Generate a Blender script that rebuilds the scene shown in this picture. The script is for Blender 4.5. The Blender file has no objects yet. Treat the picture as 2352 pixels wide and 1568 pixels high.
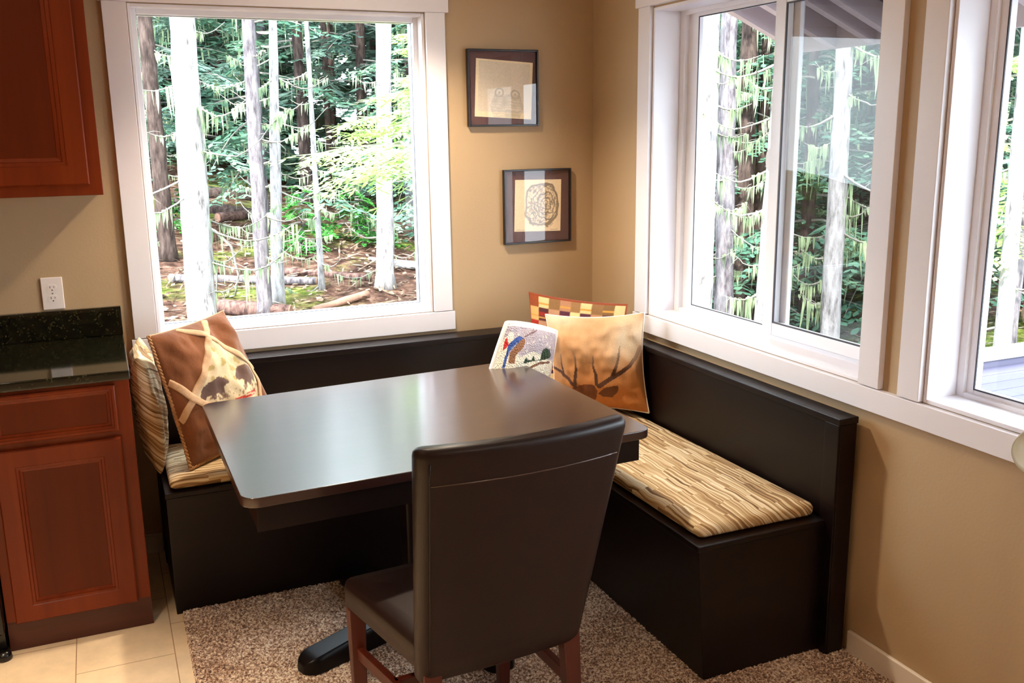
import bpy, math, random
import numpy as np
from mathutils import Vector, Matrix, noise
C = bpy.context.scene.collection
sc = bpy.context.scene
R = math.radians
PI = math.pi
random.seed(7)

# ------------------------------------------------------------------ colour + materials
def lin(c):
    return tuple(((x / 255) / 12.92 if x / 255 <= .04045 else ((x / 255 + .055) / 1.055) ** 2.4) for x in c)

def new_mat(name):
    m = bpy.data.materials.new(name); m.use_nodes = True
    nt = m.node_tree; b = nt.nodes['Principled BSDF']
    return m, nt, b
def N(nt, t, **kw):
    n = nt.nodes.new(t)
    for k, v in kw.items():
        if k in n.inputs.keys(): n.inputs[k].default_value = v
        else: setattr(n, k, v)
    return n
def L(nt, a, b): nt.links.new(a, b)
def coords(nt, scale=(1, 1, 1), rot=(0, 0, 0), kind='Object'):
    tc = N(nt, 'ShaderNodeTexCoord'); mp = N(nt, 'ShaderNodeMapping')
    mp.inputs['Scale'].default_value = scale; mp.inputs['Rotation'].default_value = rot
    L(nt, tc.outputs[kind], mp.inputs['Vector']); return mp.outputs['Vector']
def ramp(nt, fac, stops, interp='LINEAR'):
    r = N(nt, 'ShaderNodeValToRGB'); r.color_ramp.interpolation = interp
    e = r.color_ramp.elements
    e[0].position, e[0].color = stops[0][0], (*stops[0][1], 1)
    e[1].position, e[1].color = stops[-1][0], (*stops[-1][1], 1)
    for p, c in stops[1:-1]:
        x = e.new(p); x.color = (*c, 1)
    L(nt, fac, r.inputs['Fac']); return r.outputs['Color']
def bump(nt, b, h, strength=.3, dist=.01):
    n = N(nt, 'ShaderNodeBump'); n.inputs['Strength'].default_value = strength; n.inputs['Distance'].default_value = dist
    L(nt, h, n.inputs['Height']); L(nt, n.outputs['Normal'], b.inputs['Normal'])
def plain(name, col, rough=.5, spec=.5, coat=0, nscale=0, nvar=.12, bstr=0, bscale=200, metal=0):
    m, nt, b = new_mat(name)
    b.inputs['Roughness'].default_value = rough; b.inputs['Specular IOR Level'].default_value = spec
    b.inputs['Coat Weight'].default_value = coat; b.inputs['Metallic'].default_value = metal
    v = coords(nt)
    n = N(nt, 'ShaderNodeTexNoise', Scale=nscale or 6.0, Detail=4.0); L(nt, v, n.inputs['Vector'])
    lo = tuple(max(0, x * (1 - nvar)) for x in col); hi = tuple(min(1, x * (1 + nvar)) for x in col)
    L(nt, ramp(nt, n.outputs['Fac'], [(.3, lo), (.7, hi)]), b.inputs['Base Color'])
    if bstr:
        n2 = N(nt, 'ShaderNodeTexNoise', Scale=float(bscale), Detail=3.0); L(nt, v, n2.inputs['Vector'])
        bump(nt, b, n2.outputs['Fac'], bstr, .004)
    return m
def wood(name, dark, light, rough, axis='Z', scale=1.0, coat=0, bstr=.05, spec=.5, crough=.15):
    m, nt, b = new_mat(name); b.inputs['Specular IOR Level'].default_value = spec
    s = {'X': (1.5, 40, 40), 'Y': (40, 1.5, 40), 'Z': (40, 40, 1.5)}[axis]
    v = coords(nt, tuple(x * scale for x in s))
    n = N(nt, 'ShaderNodeTexNoise', Scale=1.0, Detail=6.0, Roughness=.6); L(nt, v, n.inputs['Vector'])
    v2 = coords(nt, tuple(x * .22 * scale for x in s))
    n2 = N(nt, 'ShaderNodeTexNoise', Scale=1.0, Detail=3.0); L(nt, v2, n2.inputs['Vector'])
    mx = N(nt, 'ShaderNodeMath', operation='ADD'); L(nt, n.outputs['Fac'], mx.inputs[0]); L(nt, n2.outputs['Fac'], mx.inputs[1])
    h = N(nt, 'ShaderNodeMath', operation='MULTIPLY'); h.inputs[1].default_value = .5; L(nt, mx.outputs[0], h.inputs[0])
    L(nt, ramp(nt, h.outputs[0], [(.3, dark), (.7, light)]), b.inputs['Base Color'])
    b.inputs['Roughness'].default_value = rough; b.inputs['Coat Weight'].default_value = coat; b.inputs['Coat Roughness'].default_value = crough
    bump(nt, b, n.outputs['Fac'], bstr, .002)
    return m
def attr_mat(name, rough=.9, bstr=0, bscale=400, sheen=.2, voro=False):
    m, nt, b = new_mat(name)
    a = N(nt, 'ShaderNodeVertexColor'); a.layer_name = 'Col'
    v = coords(nt)
    n = N(nt, 'ShaderNodeTexNoise', Scale=220.0, Detail=2.0); L(nt, v, n.inputs['Vector'])
    mr = N(nt, 'ShaderNodeMapRange'); mr.inputs['To Min'].default_value = .82; mr.inputs['To Max'].default_value = 1.18
    L(nt, n.outputs['Fac'], mr.inputs['Value'])
    mul = N(nt, 'ShaderNodeVectorMath', operation='SCALE'); L(nt, a.outputs['Color'], mul.inputs[0]); L(nt, mr.outputs['Result'], mul.inputs['Scale'])
    L(nt, mul.outputs['Vector'], b.inputs['Base Color'])
    b.inputs['Roughness'].default_value = rough; b.inputs['Specular IOR Level'].default_value = .2
    b.inputs['Sheen Weight'].default_value = sheen
    if bstr:
        t = N(nt, 'ShaderNodeTexVoronoi', Scale=float(bscale)) if voro else N(nt, 'ShaderNodeTexNoise', Scale=float(bscale), Detail=2.0)
        L(nt, v, t.inputs['Vector']); bump(nt, b, t.outputs[0], bstr, .006)
    return m
def striped(name, along='Y', across='X', up='Z'):
    # woven fabric: short broken stripes along one axis
    m, nt, b = new_mat(name)
    tc = N(nt, 'ShaderNodeTexCoord'); sp = N(nt, 'ShaderNodeSeparateXYZ'); L(nt, tc.outputs['Object'], sp.inputs[0])
    def M(op, a, bb=None):
        x = N(nt, 'ShaderNodeMath', operation=op)
        for i, q in enumerate((a, bb)):
            if q is None: continue
            if isinstance(q, (int, float)): x.inputs[i].default_value = q
            else: L(nt, q, x.inputs[i])
        return x.outputs[0]
    wob = N(nt, 'ShaderNodeTexNoise', Scale=9.0, Detail=1.0); L(nt, tc.outputs['Object'], wob.inputs['Vector'])
    ac = M('ADD', M('ADD', sp.outputs[across], M('MULTIPLY', sp.outputs[up], .9)), M('MULTIPLY', wob.outputs['Fac'], .035))
    al = sp.outputs[along]
    row = M('FLOOR', M('DIVIDE', ac, .026))
    wn = N(nt, 'ShaderNodeTexWhiteNoise', noise_dimensions='1D'); L(nt, row, wn.inputs['W'])
    seg = M('FLOOR', M('ADD', M('DIVIDE', al, .16), M('MULTIPLY', wn.outputs['Value'], 7)))
    cv = N(nt, 'ShaderNodeCombineXYZ'); L(nt, M('MULTIPLY', ac, 105), cv.inputs[0]); L(nt, M('MULTIPLY', seg, 3.71), cv.inputs[1]); L(nt, M('MULTIPLY', al, 1.5), cv.inputs[2])
    n = N(nt, 'ShaderNodeTexNoise', Scale=1.0, Detail=2.0, Roughness=.55); L(nt, cv.outputs[0], n.inputs['Vector'])
    col = ramp(nt, n.outputs['Fac'], [(.31, lin((98, 70, 42))), (.42, lin((170, 132, 86))), (.49, lin((204, 172, 124))), (.56, lin((234, 212, 170))), (.66, lin((246, 234, 204)))])
    L(nt, col, b.inputs['Base Color'])
    b.inputs['Roughness'].default_value = .75; b.inputs['Specular IOR Level'].default_value = .25; b.inputs['Sheen Weight'].default_value = .1
    bump(nt, b, n.outputs['Fac'], .25, .004)
    return m
def glass(name, boost=1.0, tint=(.975, .988, .983)):
    m = bpy.data.materials.new(name); m.use_nodes = True; nt = m.node_tree; nt.nodes.clear()
    o = N(nt, 'ShaderNodeOutputMaterial'); t = N(nt, 'ShaderNodeBsdfTransparent'); g = N(nt, 'ShaderNodeBsdfGlossy')
    t.inputs['Color'].default_value = (*tint, 1); g.inputs['Roughness'].default_value = .0
    ge = N(nt, 'ShaderNodeNewGeometry'); dt = N(nt, 'ShaderNodeVectorMath', operation='DOT_PRODUCT'); L(nt, ge.outputs['Incoming'], dt.inputs[0]); L(nt, ge.outputs['Normal'], dt.inputs[1])
    def MM(op, x, y=None):
        q = N(nt, 'ShaderNodeMath', operation=op)
        for i, z in enumerate((x, y)):
            if z is None: continue
            if isinstance(z, (int, float)): q.inputs[i].default_value = z
            else: L(nt, z, q.inputs[i])
        q.use_clamp = True
        return q
    # Schlick reflectance of clear glass, the same from either side
    mm = MM('MULTIPLY', MM('ADD', MM('MULTIPLY', MM('POWER', MM('SUBTRACT', 1.0, MM('ABSOLUTE', dt.outputs['Value']).outputs[0]).outputs[0], 5.0).outputs[0], .96).outputs[0], .04).outputs[0], boost)
    mx = N(nt, 'ShaderNodeMixShader'); L(nt, mm.outputs[0], mx.inputs[0]); L(nt, t.outputs[0], mx.inputs[1]); L(nt, g.outputs[0], mx.inputs[2])
    L(nt, mx.outputs[0], o.inputs['Surface']); return m
def emis(name, col, s):
    m, nt, b = new_mat(name)
    b.inputs['Base Color'].default_value = (*col, 1); b.inputs['Emission Color'].default_value = (*col, 1); b.inputs['Emission Strength'].default_value = s
    return m
def leafmat(name, a, bcol, c, trans=.35, scale=3.0):
    m = bpy.data.materials.new(name); m.use_nodes = True; nt = m.node_tree; nt.nodes.clear()
    o = N(nt, 'ShaderNodeOutputMaterial'); d = N(nt, 'ShaderNodeBsdfDiffuse'); t = N(nt, 'ShaderNodeBsdfTranslucent'); mx = N(nt, 'ShaderNodeMixShader')
    mx.inputs[0].default_value = trans
    v = coords(nt); n = N(nt, 'ShaderNodeTexNoise', Scale=scale, Detail=3.0); L(nt, v, n.inputs['Vector'])
    col = ramp(nt, n.outputs['Fac'], [(.3, a), (.5, bcol), (.7, c)])
    L(nt, col, d.inputs['Color']); L(nt, col, t.inputs['Color'])
    L(nt, d.outputs[0], mx.inputs[1]); L(nt, t.outputs[0], mx.inputs[2]); L(nt, mx.outputs[0], o.inputs['Surface']); return m
def barkmat(name, a, bcol, c):
    m, nt, b = new_mat(name)
    v = coords(nt, (9, 9, 2.2)); n = N(nt, 'ShaderNodeTexNoise', Scale=2.0, Detail=6.0, Roughness=.65); L(nt, v, n.inputs['Vector'])
    L(nt, ramp(nt, n.outputs['Fac'], [(.32, a), (.46, bcol), (.68, c)]), b.inputs['Base Color'])
    b.inputs['Roughness'].default_value = .95; b.inputs['Specular IOR Level'].default_value = .1
    bump(nt, b, n.outputs['Fac'], .6, .03); return m

M = {}
M['wall'] = plain('wall_paint', lin((186, 159, 124)), .55, .3, nscale=2.0, nvar=.02, bstr=.12, bscale=110)
M['ceiling'] = plain('ceiling_paint', lin((226, 214, 196)), .8, .2, nscale=2.0, nvar=.02)
M['trim'] = plain('white_trim', lin((238, 236, 242)), .35, .45, nscale=3.0, nvar=.015)
M['vinyl'] = plain('white_vinyl', lin((242, 242, 248)), .3, .5, nscale=3.0, nvar=.01)
M['base'] = plain('baseboard_paint', lin((236, 224, 210)), .4, .4, nscale=3.0, nvar=.02)
M['glass'] = glass('window_glass', .42)
M['glass2'] = glass('picture_glass', .5, (1, 1, 1))
def screen(name):
    m = bpy.data.materials.new(name); m.use_nodes = True; nt = m.node_tree; nt.nodes.clear()
    o = N(nt, 'ShaderNodeOutputMaterial'); t = N(nt, 'ShaderNodeBsdfTransparent'); d = N(nt, 'ShaderNodeBsdfDiffuse'); d.inputs['Color'].default_value = (.02, .02, .025, 1)
    mx = N(nt, 'ShaderNodeMixShader'); mx.inputs[0].default_value = .36; L(nt, t.outputs[0], mx.inputs[1]); L(nt, d.outputs[0], mx.inputs[2]); L(nt, mx.outputs[0], o.inputs['Surface']); return m
M['screen'] = screen('insect_screen')
M['gasket'] = plain('dark_gasket', lin((60, 58, 66)), .5)
M['espresso'] = wood('espresso_wood', lin((13, 6, 6)), lin((22, 10, 10)), .36, 'X', spec=.28)
M['espresso_y'] = wood('espresso_wood_y', lin((13, 6, 6)), lin((22, 10, 10)), .36, 'Y', spec=.28)
M['table'] = wood('table_wood', lin((38, 18, 15)), lin((54, 29, 24)), .30, 'X', coat=.85, bstr=.03, crough=.17)
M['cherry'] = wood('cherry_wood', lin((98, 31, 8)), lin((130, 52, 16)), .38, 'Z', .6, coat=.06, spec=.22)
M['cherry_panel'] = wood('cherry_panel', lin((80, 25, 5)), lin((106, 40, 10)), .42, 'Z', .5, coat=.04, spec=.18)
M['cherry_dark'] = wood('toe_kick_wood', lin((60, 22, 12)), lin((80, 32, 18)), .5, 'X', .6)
M['leather'] = plain('brown_leather', lin((33, 20, 18)), .40, .30, nscale=9.0, nvar=.12, bstr=.10, bscale=320)
M['redwood'] = wood('chair_leg_wood', lin((58, 16, 7)), lin((84, 28, 12)), .4, 'Z', .8, coat=.1)
M['black'] = plain('black_gloss', lin((14, 12, 14)), .25, .5, nvar=.05)
M['footblack'] = wood('black_foot_wood', lin((9, 6, 6)), lin((16, 10, 10)), .36, 'X', coat=.0, spec=.22)
M['plate'] = plain('white_plastic', lin((238, 228, 222)), .3, .5, nvar=.01)
M['frame_black'] = plain('frame_black', lin((26, 20, 22)), .3, .5, nvar=.1)
M['mat_brown'] = plain('mat_board', lin((104, 76, 74)), .8, .2, nscale=60.0, nvar=.06)
M['seat_stripe_y'] = striped('striped_fabric_y', 'Y', 'X', 'Z')
M['seat_stripe_x'] = striped('striped_fabric_x', 'X', 'Y', 'Z')
M['pillow_stripe'] = striped('striped_fabric_pillow', 'Y', 'Z', 'X')
M['cord'] = plain('tan_cord', lin((186, 142, 98)), .8, .2, nscale=90.0, nvar=.2)
M['ribbon'] = plain('tan_ribbon', lin((214, 176, 138)), .8, .2, nscale=70.0, nvar=.12, bstr=.3, bscale=500)
M['piping'] = plain('white_piping', lin((240, 232, 220)), .8, .2, nvar=.03)
M['suede'] = attr_mat('suede_print', .9, .25, 60, .25)
M['print'] = attr_mat('printed_canvas', .85, .12, 500, .05)
M['hooked'] = attr_mat('hooked_wool', .95, .9, 170, .2, True)
M['patch'] = attr_mat('patchwork', .85, .15, 300, .1)
M['paper'] = attr_mat('art_paper', .8, 0, 100, 0)
M['frost'] = plain('frosted_glass', lin((244, 247, 238)), .25, .5, nvar=.02)
M['frost'].node_tree.nodes['Principled BSDF'].inputs['Transmission Weight'].default_value = .35
M['metal'] = plain('brushed_metal', lin((150, 145, 140)), .35, .5, nvar=.05, metal=1)
M['lens'] = emis('lamp_lens', (1, .86, .66), 45)
M['stitch'] = plain('seam_thread', lin((74, 52, 46)), .2, .8, nvar=.2)

M['table'].node_tree.nodes['Principled BSDF'].inputs['Coat IOR'].default_value = 1.55
# granite
m, nt, b = new_mat('dark_granite'); v = coords(nt)
vo = N(nt, 'ShaderNodeTexVoronoi', Scale=160.0); L(nt, v, vo.inputs['Vector'])
n = N(nt, 'ShaderNodeTexNoise', Scale=45.0, Detail=6.0); L(nt, v, n.inputs['Vector'])
ad = N(nt, 'ShaderNodeMath', operation='MULTIPLY'); L(nt, vo.outputs['Color'], ad.inputs[0]); L(nt, n.outputs['Fac'], ad.inputs[1])
L(nt, ramp(nt, ad.outputs[0], [(.12, lin((8, 10, 8))), (.34, lin((20, 24, 16))), (.5, lin((52, 50, 30))), (.62, lin((20, 18, 14)))]), b.inputs['Base Color'])
b.inputs['Roughness'].default_value = .07; b.inputs['Specular IOR Level'].default_value = .6; M['granite'] = m
# travertine tile
m, nt, b = new_mat('travertine_tile'); v = coords(nt, (1, 1, 1), (0, 0, R(90)))
mp = [x for x in nt.nodes if x.type == 'MAPPING'][0]; mp.inputs['Location'].default_value = (.2, -.09, 0)
br = N(nt, 'ShaderNodeTexBrick', Scale=1.0); br.offset = .5
br.inputs['Brick Width'].default_value = .42; br.inputs['Row Height'].default_value = .297; br.inputs['Mortar Size'].default_value = .0017; br.inputs['Mortar Smooth'].default_value = .1
br.inputs['Color1'].default_value = (*lin((246, 222, 186)), 1); br.inputs['Color2'].default_value = (*lin((238, 210, 172)), 1); br.inputs['Mortar'].default_value = (*lin((180, 142, 106)), 1)
L(nt, v, br.inputs['Vector'])
n = N(nt, 'ShaderNodeTexNoise', Scale=7.0, Detail=7.0, Roughness=.65); L(nt, v, n.inputs['Vector'])
mr = N(nt, 'ShaderNodeMapRange'); mr.inputs['To Min'].default_value = .62; mr.inputs['To Max'].default_value = 1.28; L(nt, n.outputs['Fac'], mr.inputs['Value'])
mu = N(nt, 'ShaderNodeVectorMath', operation='SCALE'); L(nt, br.outputs['Color'], mu.inputs[0]); L(nt, mr.outputs['Result'], mu.inputs['Scale'])
L(nt, mu.outputs['Vector'], b.inputs['Base Color']); b.inputs['Roughness'].default_value = .35
bump(nt, b, br.outputs['Fac'], -.3, .004); M['tile'] = m
# carpet
m, nt, b = new_mat('speckled_carpet'); v = coords(nt)
n = N(nt, 'ShaderNodeTexNoise', Scale=115.0, Detail=3.0, Roughness=.7); L(nt, v, n.inputs['Vector'])
n2 = N(nt, 'ShaderNodeTexNoise', Scale=5.0, Detail=2.0); L(nt, v, n2.inputs['Vector'])
ad = N(nt, 'ShaderNodeMath', operation='MULTIPLY_ADD'); ad.inputs[1].default_value = .18; L(nt, n2.outputs['Fac'], ad.inputs[0]); L(nt, n.outputs['Fac'], ad.inputs[2])
L(nt, ramp(nt, ad.outputs[0], [(.40, lin((70, 44, 30))), (.515, lin((138, 100, 75))), (.605, lin((205, 167, 138))), (.70, lin((255, 238, 216)))]), b.inputs['Base Color'])
b.inputs['Roughness'].default_value = 1; b.inputs['Specular IOR Level'].default_value = .05; b.inputs['Sheen Weight'].default_value = .2
bump(nt, b, n.outputs['Fac'], .8, .01); M['carpet'] = m
# outdoors
m, nt, b = new_mat('forest_floor'); v = coords(nt)
n = N(nt, 'ShaderNodeTexNoise', Scale=.45, Detail=5.0, Roughness=.6); L(nt, v, n.inputs['Vector'])
n2 = N(nt, 'ShaderNodeTexNoise', Scale=6.0, Detail=7.0, Roughness=.7); L(nt, v, n2.inputs['Vector'])
br1 = ramp(nt, n2.outputs['Fac'], [(.3, lin((34, 25, 22))), (.48, lin((76, 56, 48))), (.6, lin((104, 80, 68))), (.74, lin((164, 142, 122)))])
gr1 = ramp(nt, n2.outputs['Fac'], [(.3, lin((38, 46, 22))), (.5, lin((86, 100, 42))), (.7, lin((140, 150, 80)))])
mk = N(nt, 'ShaderNodeMapRange'); mk.inputs['From Min'].default_value = .5; mk.inputs['From Max'].default_value = .62; L(nt, n.outputs['Fac'], mk.inputs['Value'])
mx = N(nt, 'ShaderNodeMix', data_type='RGBA'); L(nt, mk.outputs['Result'], mx.inputs['Factor']); L(nt, br1, mx.inputs['A']); L(nt, gr1, mx.inputs['B'])
L(nt, mx.outputs['Result'], b.inputs['Base Color']); b.inputs['Roughness'].default_value = 1; b.inputs['Specular IOR Level'].default_value = 0
bump(nt, b, n2.outputs['Fac'], .8, .12); M['ground'] = m
M['bark'] = barkmat('pale_bark', lin((74, 70, 70)), lin((130, 126, 127)), lin((164, 161, 162)))
M['bark2'] = barkmat('grey_bark', lin((50, 45, 49)), lin((90, 84, 88)), lin((126, 120, 122)))
M['bark3'] = barkmat('dark_bark', lin((30, 24, 23)), lin((54, 44, 41)), lin((84, 71, 66)))
M['lichen'] = leafmat('hanging_lichen', lin((104, 122, 96)), lin((140, 158, 124)), lin((186, 196, 158)), .4)
M['twig'] = plain('dead_twig', lin((116, 112, 106)), .95, .1, nvar=.2)
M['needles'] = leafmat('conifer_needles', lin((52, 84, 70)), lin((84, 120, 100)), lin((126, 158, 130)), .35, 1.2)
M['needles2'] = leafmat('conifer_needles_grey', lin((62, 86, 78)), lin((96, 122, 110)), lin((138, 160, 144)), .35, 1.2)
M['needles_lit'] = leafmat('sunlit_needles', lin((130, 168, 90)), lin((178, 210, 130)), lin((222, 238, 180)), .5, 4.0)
M['shrub'] = leafmat('shrub_leaves', lin((36, 88, 40)), lin((62, 128, 58)), lin((100, 162, 80)), .4, 4.0)
M['litter'] = leafmat('forest_litter', lin((58, 46, 38)), lin((112, 94, 80)), lin((170, 160, 142)), .1, 9.0)
M['log'] = barkmat('fallen_log', lin((42, 30, 29)), lin((78, 58, 54)), lin((116, 92, 84)))
M['logend'] = plain('cut_wood', lin((128, 96, 82)), .9, .1, nscale=20.0, nvar=.12)
M['deck'] = wood('deck_boards', lin((46, 45, 64)), lin((62, 60, 80)), .6, 'X', .5)
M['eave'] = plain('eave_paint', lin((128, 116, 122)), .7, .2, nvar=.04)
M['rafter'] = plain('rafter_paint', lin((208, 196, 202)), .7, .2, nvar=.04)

# ------------------------------------------------------------------ mesh helpers
ORG = {}
def org(p): return ORG.get(p.name, Vector((0, 0, 0))) if p else Vector((0, 0, 0))
def props(o, label=None, cat=None, group=None, kind=None):
    if label: o['label'] = label
    if cat: o['category'] = cat
    if group: o['group'] = group
    if kind: o['kind'] = kind
    return o
def link(name, verts, faces, mat, parent=None, smooth=False, bevel=0, seg=2, cols=None, mats=None, fmat=None, loc=None):
    o0 = org(parent) if parent else Vector(loc or (0, 0, 0))
    me = bpy.data.meshes.new(name)
    if isinstance(verts, np.ndarray): V = (verts - np.array(o0)).tolist()
    else: V = [(v[0] - o0[0], v[1] - o0[1], v[2] - o0[2]) for v in verts]
    if isinstance(faces, np.ndarray): faces = faces.tolist()
    me.from_pydata(V, [], faces)
    for mm in (mats or [mat]): me.materials.append(mm)
    if fmat is not None: me.polygons.foreach_set('material_index', fmat)
    if smooth: me.polygons.foreach_set('use_smooth', [True] * len(me.polygons))
    if cols is not None:
        a = me.color_attributes.new('Col', 'FLOAT_COLOR', 'POINT')
        c = np.ones((len(V), 4), np.float32); c[:, :3] = cols; a.data.foreach_set('color', c.ravel())
    me.update()
    o = bpy.data.objects.new(name, me); C.objects.link(o)
    if parent: o.parent = parent
    else: o.location = o0
    ORG[o.name] = o0
    if bevel:
        md = o.modifiers.new('bevel', 'BEVEL'); md.width = bevel; md.segments = seg; md.limit_method = 'ANGLE'; md.angle_limit = R(40)
        if not smooth:
            me.polygons.foreach_set('use_smooth', [True] * len(me.polygons))
            wn = o.modifiers.new('wn', 'WEIGHTED_NORMAL'); wn.keep_sharp = True
    return o
def thing(name, loc, label=None, cat=None, group=None, kind=None, rotz=0):
    o = bpy.data.objects.new(name, None); C.objects.link(o); o.location = loc; o.empty_display_size = .1
    ORG[o.name] = Vector(loc); return props(o, label, cat, group, kind)

class MB:
    def __init__(s): s.v = []; s.f = []
    def add(s, V, F):
        k = len(s.v); s.v += [tuple(x) for x in V]; s.f += [tuple(i + k for i in f) for f in F]; return s
    def box(s, x0, x1, y0, y1, z0, z1):
        if x0 > x1: x0, x1 = x1, x0
        if y0 > y1: y0, y1 = y1, y0
        V = [(x0, y0, z0), (x1, y0, z0), (x1, y1, z0), (x0, y1, z0), (x0, y0, z1), (x1, y0, z1), (x1, y1, z1), (x0, y1, z1)]
        return s.add(V, [(0, 3, 2, 1), (4, 5, 6, 7), (0, 1, 5, 4), (1, 2, 6, 5), (2, 3, 7, 6), (3, 0, 4, 7)])
    def hexa(s, bot, top):
        return s.add(list(bot) + list(top), [(0, 3, 2, 1), (4, 5, 6, 7), (0, 1, 5, 4), (1, 2, 6, 5), (2, 3, 7, 6), (3, 0, 4, 7)])
    def prism(s, poly, z0, z1):
        n = len(poly)
        V = [(x, y, z0) for x, y in poly] + [(x, y, z1) for x, y in poly]
        return s.add(V, [tuple(range(n - 1, -1, -1)), tuple(range(n, 2 * n))] + [(i, (i + 1) % n, n + (i + 1) % n, n + i) for i in range(n)])
    def bar(s, a, b, w, h, upv=(0, 0, 1)):
        a = Vector(a); b = Vector(b); d = (b - a).normalized(); u = Vector(upv); r = d.cross(u).normalized(); u = r.cross(d)
        q = [r * (-w / 2) - u * (h / 2), r * (w / 2) - u * (h / 2), r * (w / 2) + u * (h / 2), r * (-w / 2) + u * (h / 2)]
        return s.hexa([a + x for x in q], [b + x for x in q])
    def tube(s, pts, rad, n=8, cap=True):
        pts = [Vector(p) for p in pts]; k = len(s.v); m = len(pts)
        if not hasattr(rad, '__len__'): rad = [rad] * m
        u = None
        for i, p in enumerate(pts):
            d = (pts[min(i + 1, m - 1)] - pts[max(i - 1, 0)]).normalized()
            if u is None: u = d.orthogonal().normalized()
            u = (u - d * u.dot(d))
            u = u.normalized() if u.length > 1e-6 else d.orthogonal().normalized()
            w = d.cross(u)
            for j in range(n):
                a = 2 * PI * j / n; s.v.append(tuple(p + (u * math.cos(a) + w * math.sin(a)) * rad[i]))
        for i in range(m - 1):
            for j in range(n):
                s.f.append((k + i * n + j, k + i * n + (j + 1) % n, k + (i + 1) * n + (j + 1) % n, k + (i + 1) * n + j))
        if cap:
            s.f.append(tuple(k + j for j in range(n - 1, -1, -1))); s.f.append(tuple(k + (m - 1) * n + j for j in range(n)))
        return s
    def lathe(s, prof, c, axis=(0, 0, 1), n=32):
        c = Vector(c); ax = Vector(axis).normalized(); u = ax.orthogonal().normalized(); w = ax.cross(u); k = len(s.v)
        for r, h in prof:
            for j in range(n):
                a = 2 * PI * j / n; s.v.append(tuple(c + ax * h + (u * math.cos(a) + w * math.sin(a)) * r))
        for i in range(len(prof) - 1):
            for j in range(n):
                s.f.append((k + i * n + j, k + i * n + (j + 1) % n, k + (i + 1) * n + (j + 1) % n, k + (i + 1) * n + j))
        return s
    def rings(s, rings, cap=True):
        k = len(s.v); n = len(rings[0])
        for r in rings: s.v += [tuple(p) for p in r]
        for i in range(len(rings) - 1):
            for j in range(n):
                s.f.append((k + i * n + j, k + i * n + (j + 1) % n, k + (i + 1) * n + (j + 1) % n, k + (i + 1) * n + j))
        if cap:
            s.f.append(tuple(k + j for j in range(n - 1, -1, -1))); s.f.append(tuple(k + (len(rings) - 1) * n + j for j in range(n)))
        return s
    def build(s, name, mat, parent=None, **kw): return link(name, s.v, s.f, mat, parent, **kw)
def rounded(poly, r, n=5):
    out = []; m = len(poly)
    for i in range(m):
        p = Vector(poly[i]).to_2d(); a = (Vector(poly[i - 1]).to_2d() - p).normalized(); b = (Vector(poly[(i + 1) % m]).to_2d() - p).normalized()
        ang = a.angle(b); t = r / math.tan(ang / 2); cdir = (a + b).normalized(); c = p + cdir * (r / math.sin(ang / 2))
        s0 = p + a * t - c; s1 = p + b * t - c; a0 = math.atan2(s0.y, s0.x); a1 = math.atan2(s1.y, s1.x)
        d = (a1 - a0 + PI) % (2 * PI) - PI
        for k in range(n + 1):
            q = a0 + d * k / n; out.append((c.x + r * math.cos(q), c.y + r * math.sin(q)))
    return out
def struct(o): o['kind'] = 'structure'; return o

# ------------------------------------------------------------------ key dimensions (metres, room corner at the origin)
H = 2.44
W1 = dict(l=-1.9094, r=-.7844, b=.8888, t=2.1203)
W2 = dict(l=-.5058, r=-1.7313, b=.893, t=2.1123)
W3 = dict(l=-1.9743, r=-3.30)
WT = .17                                                             # outside wall thickness
XL, YF = -5.2, -6.6

# ------------------------------------------------------------------ room shell
wb = MB()
wb.box(XL, W1['l'], 0, WT, -.6, H + .2).box(W1['r'], WT, 0, WT, -.6, H + .2).box(W1['l'], W1['r'], 0, WT, -.6, W1['b']).box(W1['l'], W1['r'], 0, WT, W1['t'], H + .2)
struct(wb.build('wall_back', M['wall']))
wr = MB()
wr.box(0, WT, W2['l'], 0, -.6, H + .2).box(0, WT, W3['l'], W2['r'], -.6, H + .2).box(0, WT, YF, W3['r'], -.6, H + .2)
wr.box(0, WT, W2['r'], W2['l'], -.6, W2['b']).box(0, WT, W2['r'], W2['l'], W2['t'], H + .2)
wr.box(0, WT, W3['r'], W3['l'], -.6, W2['b']).box(0, WT, W3['r'], W3['l'], W2['t'], H + .2)
struct(wr.build('wall_right', M['wall']))
struct(MB().box(XL - .12, XL, YF, WT, -.2, H + .2).build('wall_left', M['wall']))
struct(MB().box(XL - .12, WT, YF - .12, YF, -.2, H + .2).build('wall_front', M['wall']))
struct(MB().box(XL, 0, YF, 0, -.2, 0).build('floor', M['tile']))
struct(MB().box(XL, WT, YF, WT, H, H + .2).build('ceiling', M['ceiling']))

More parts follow.
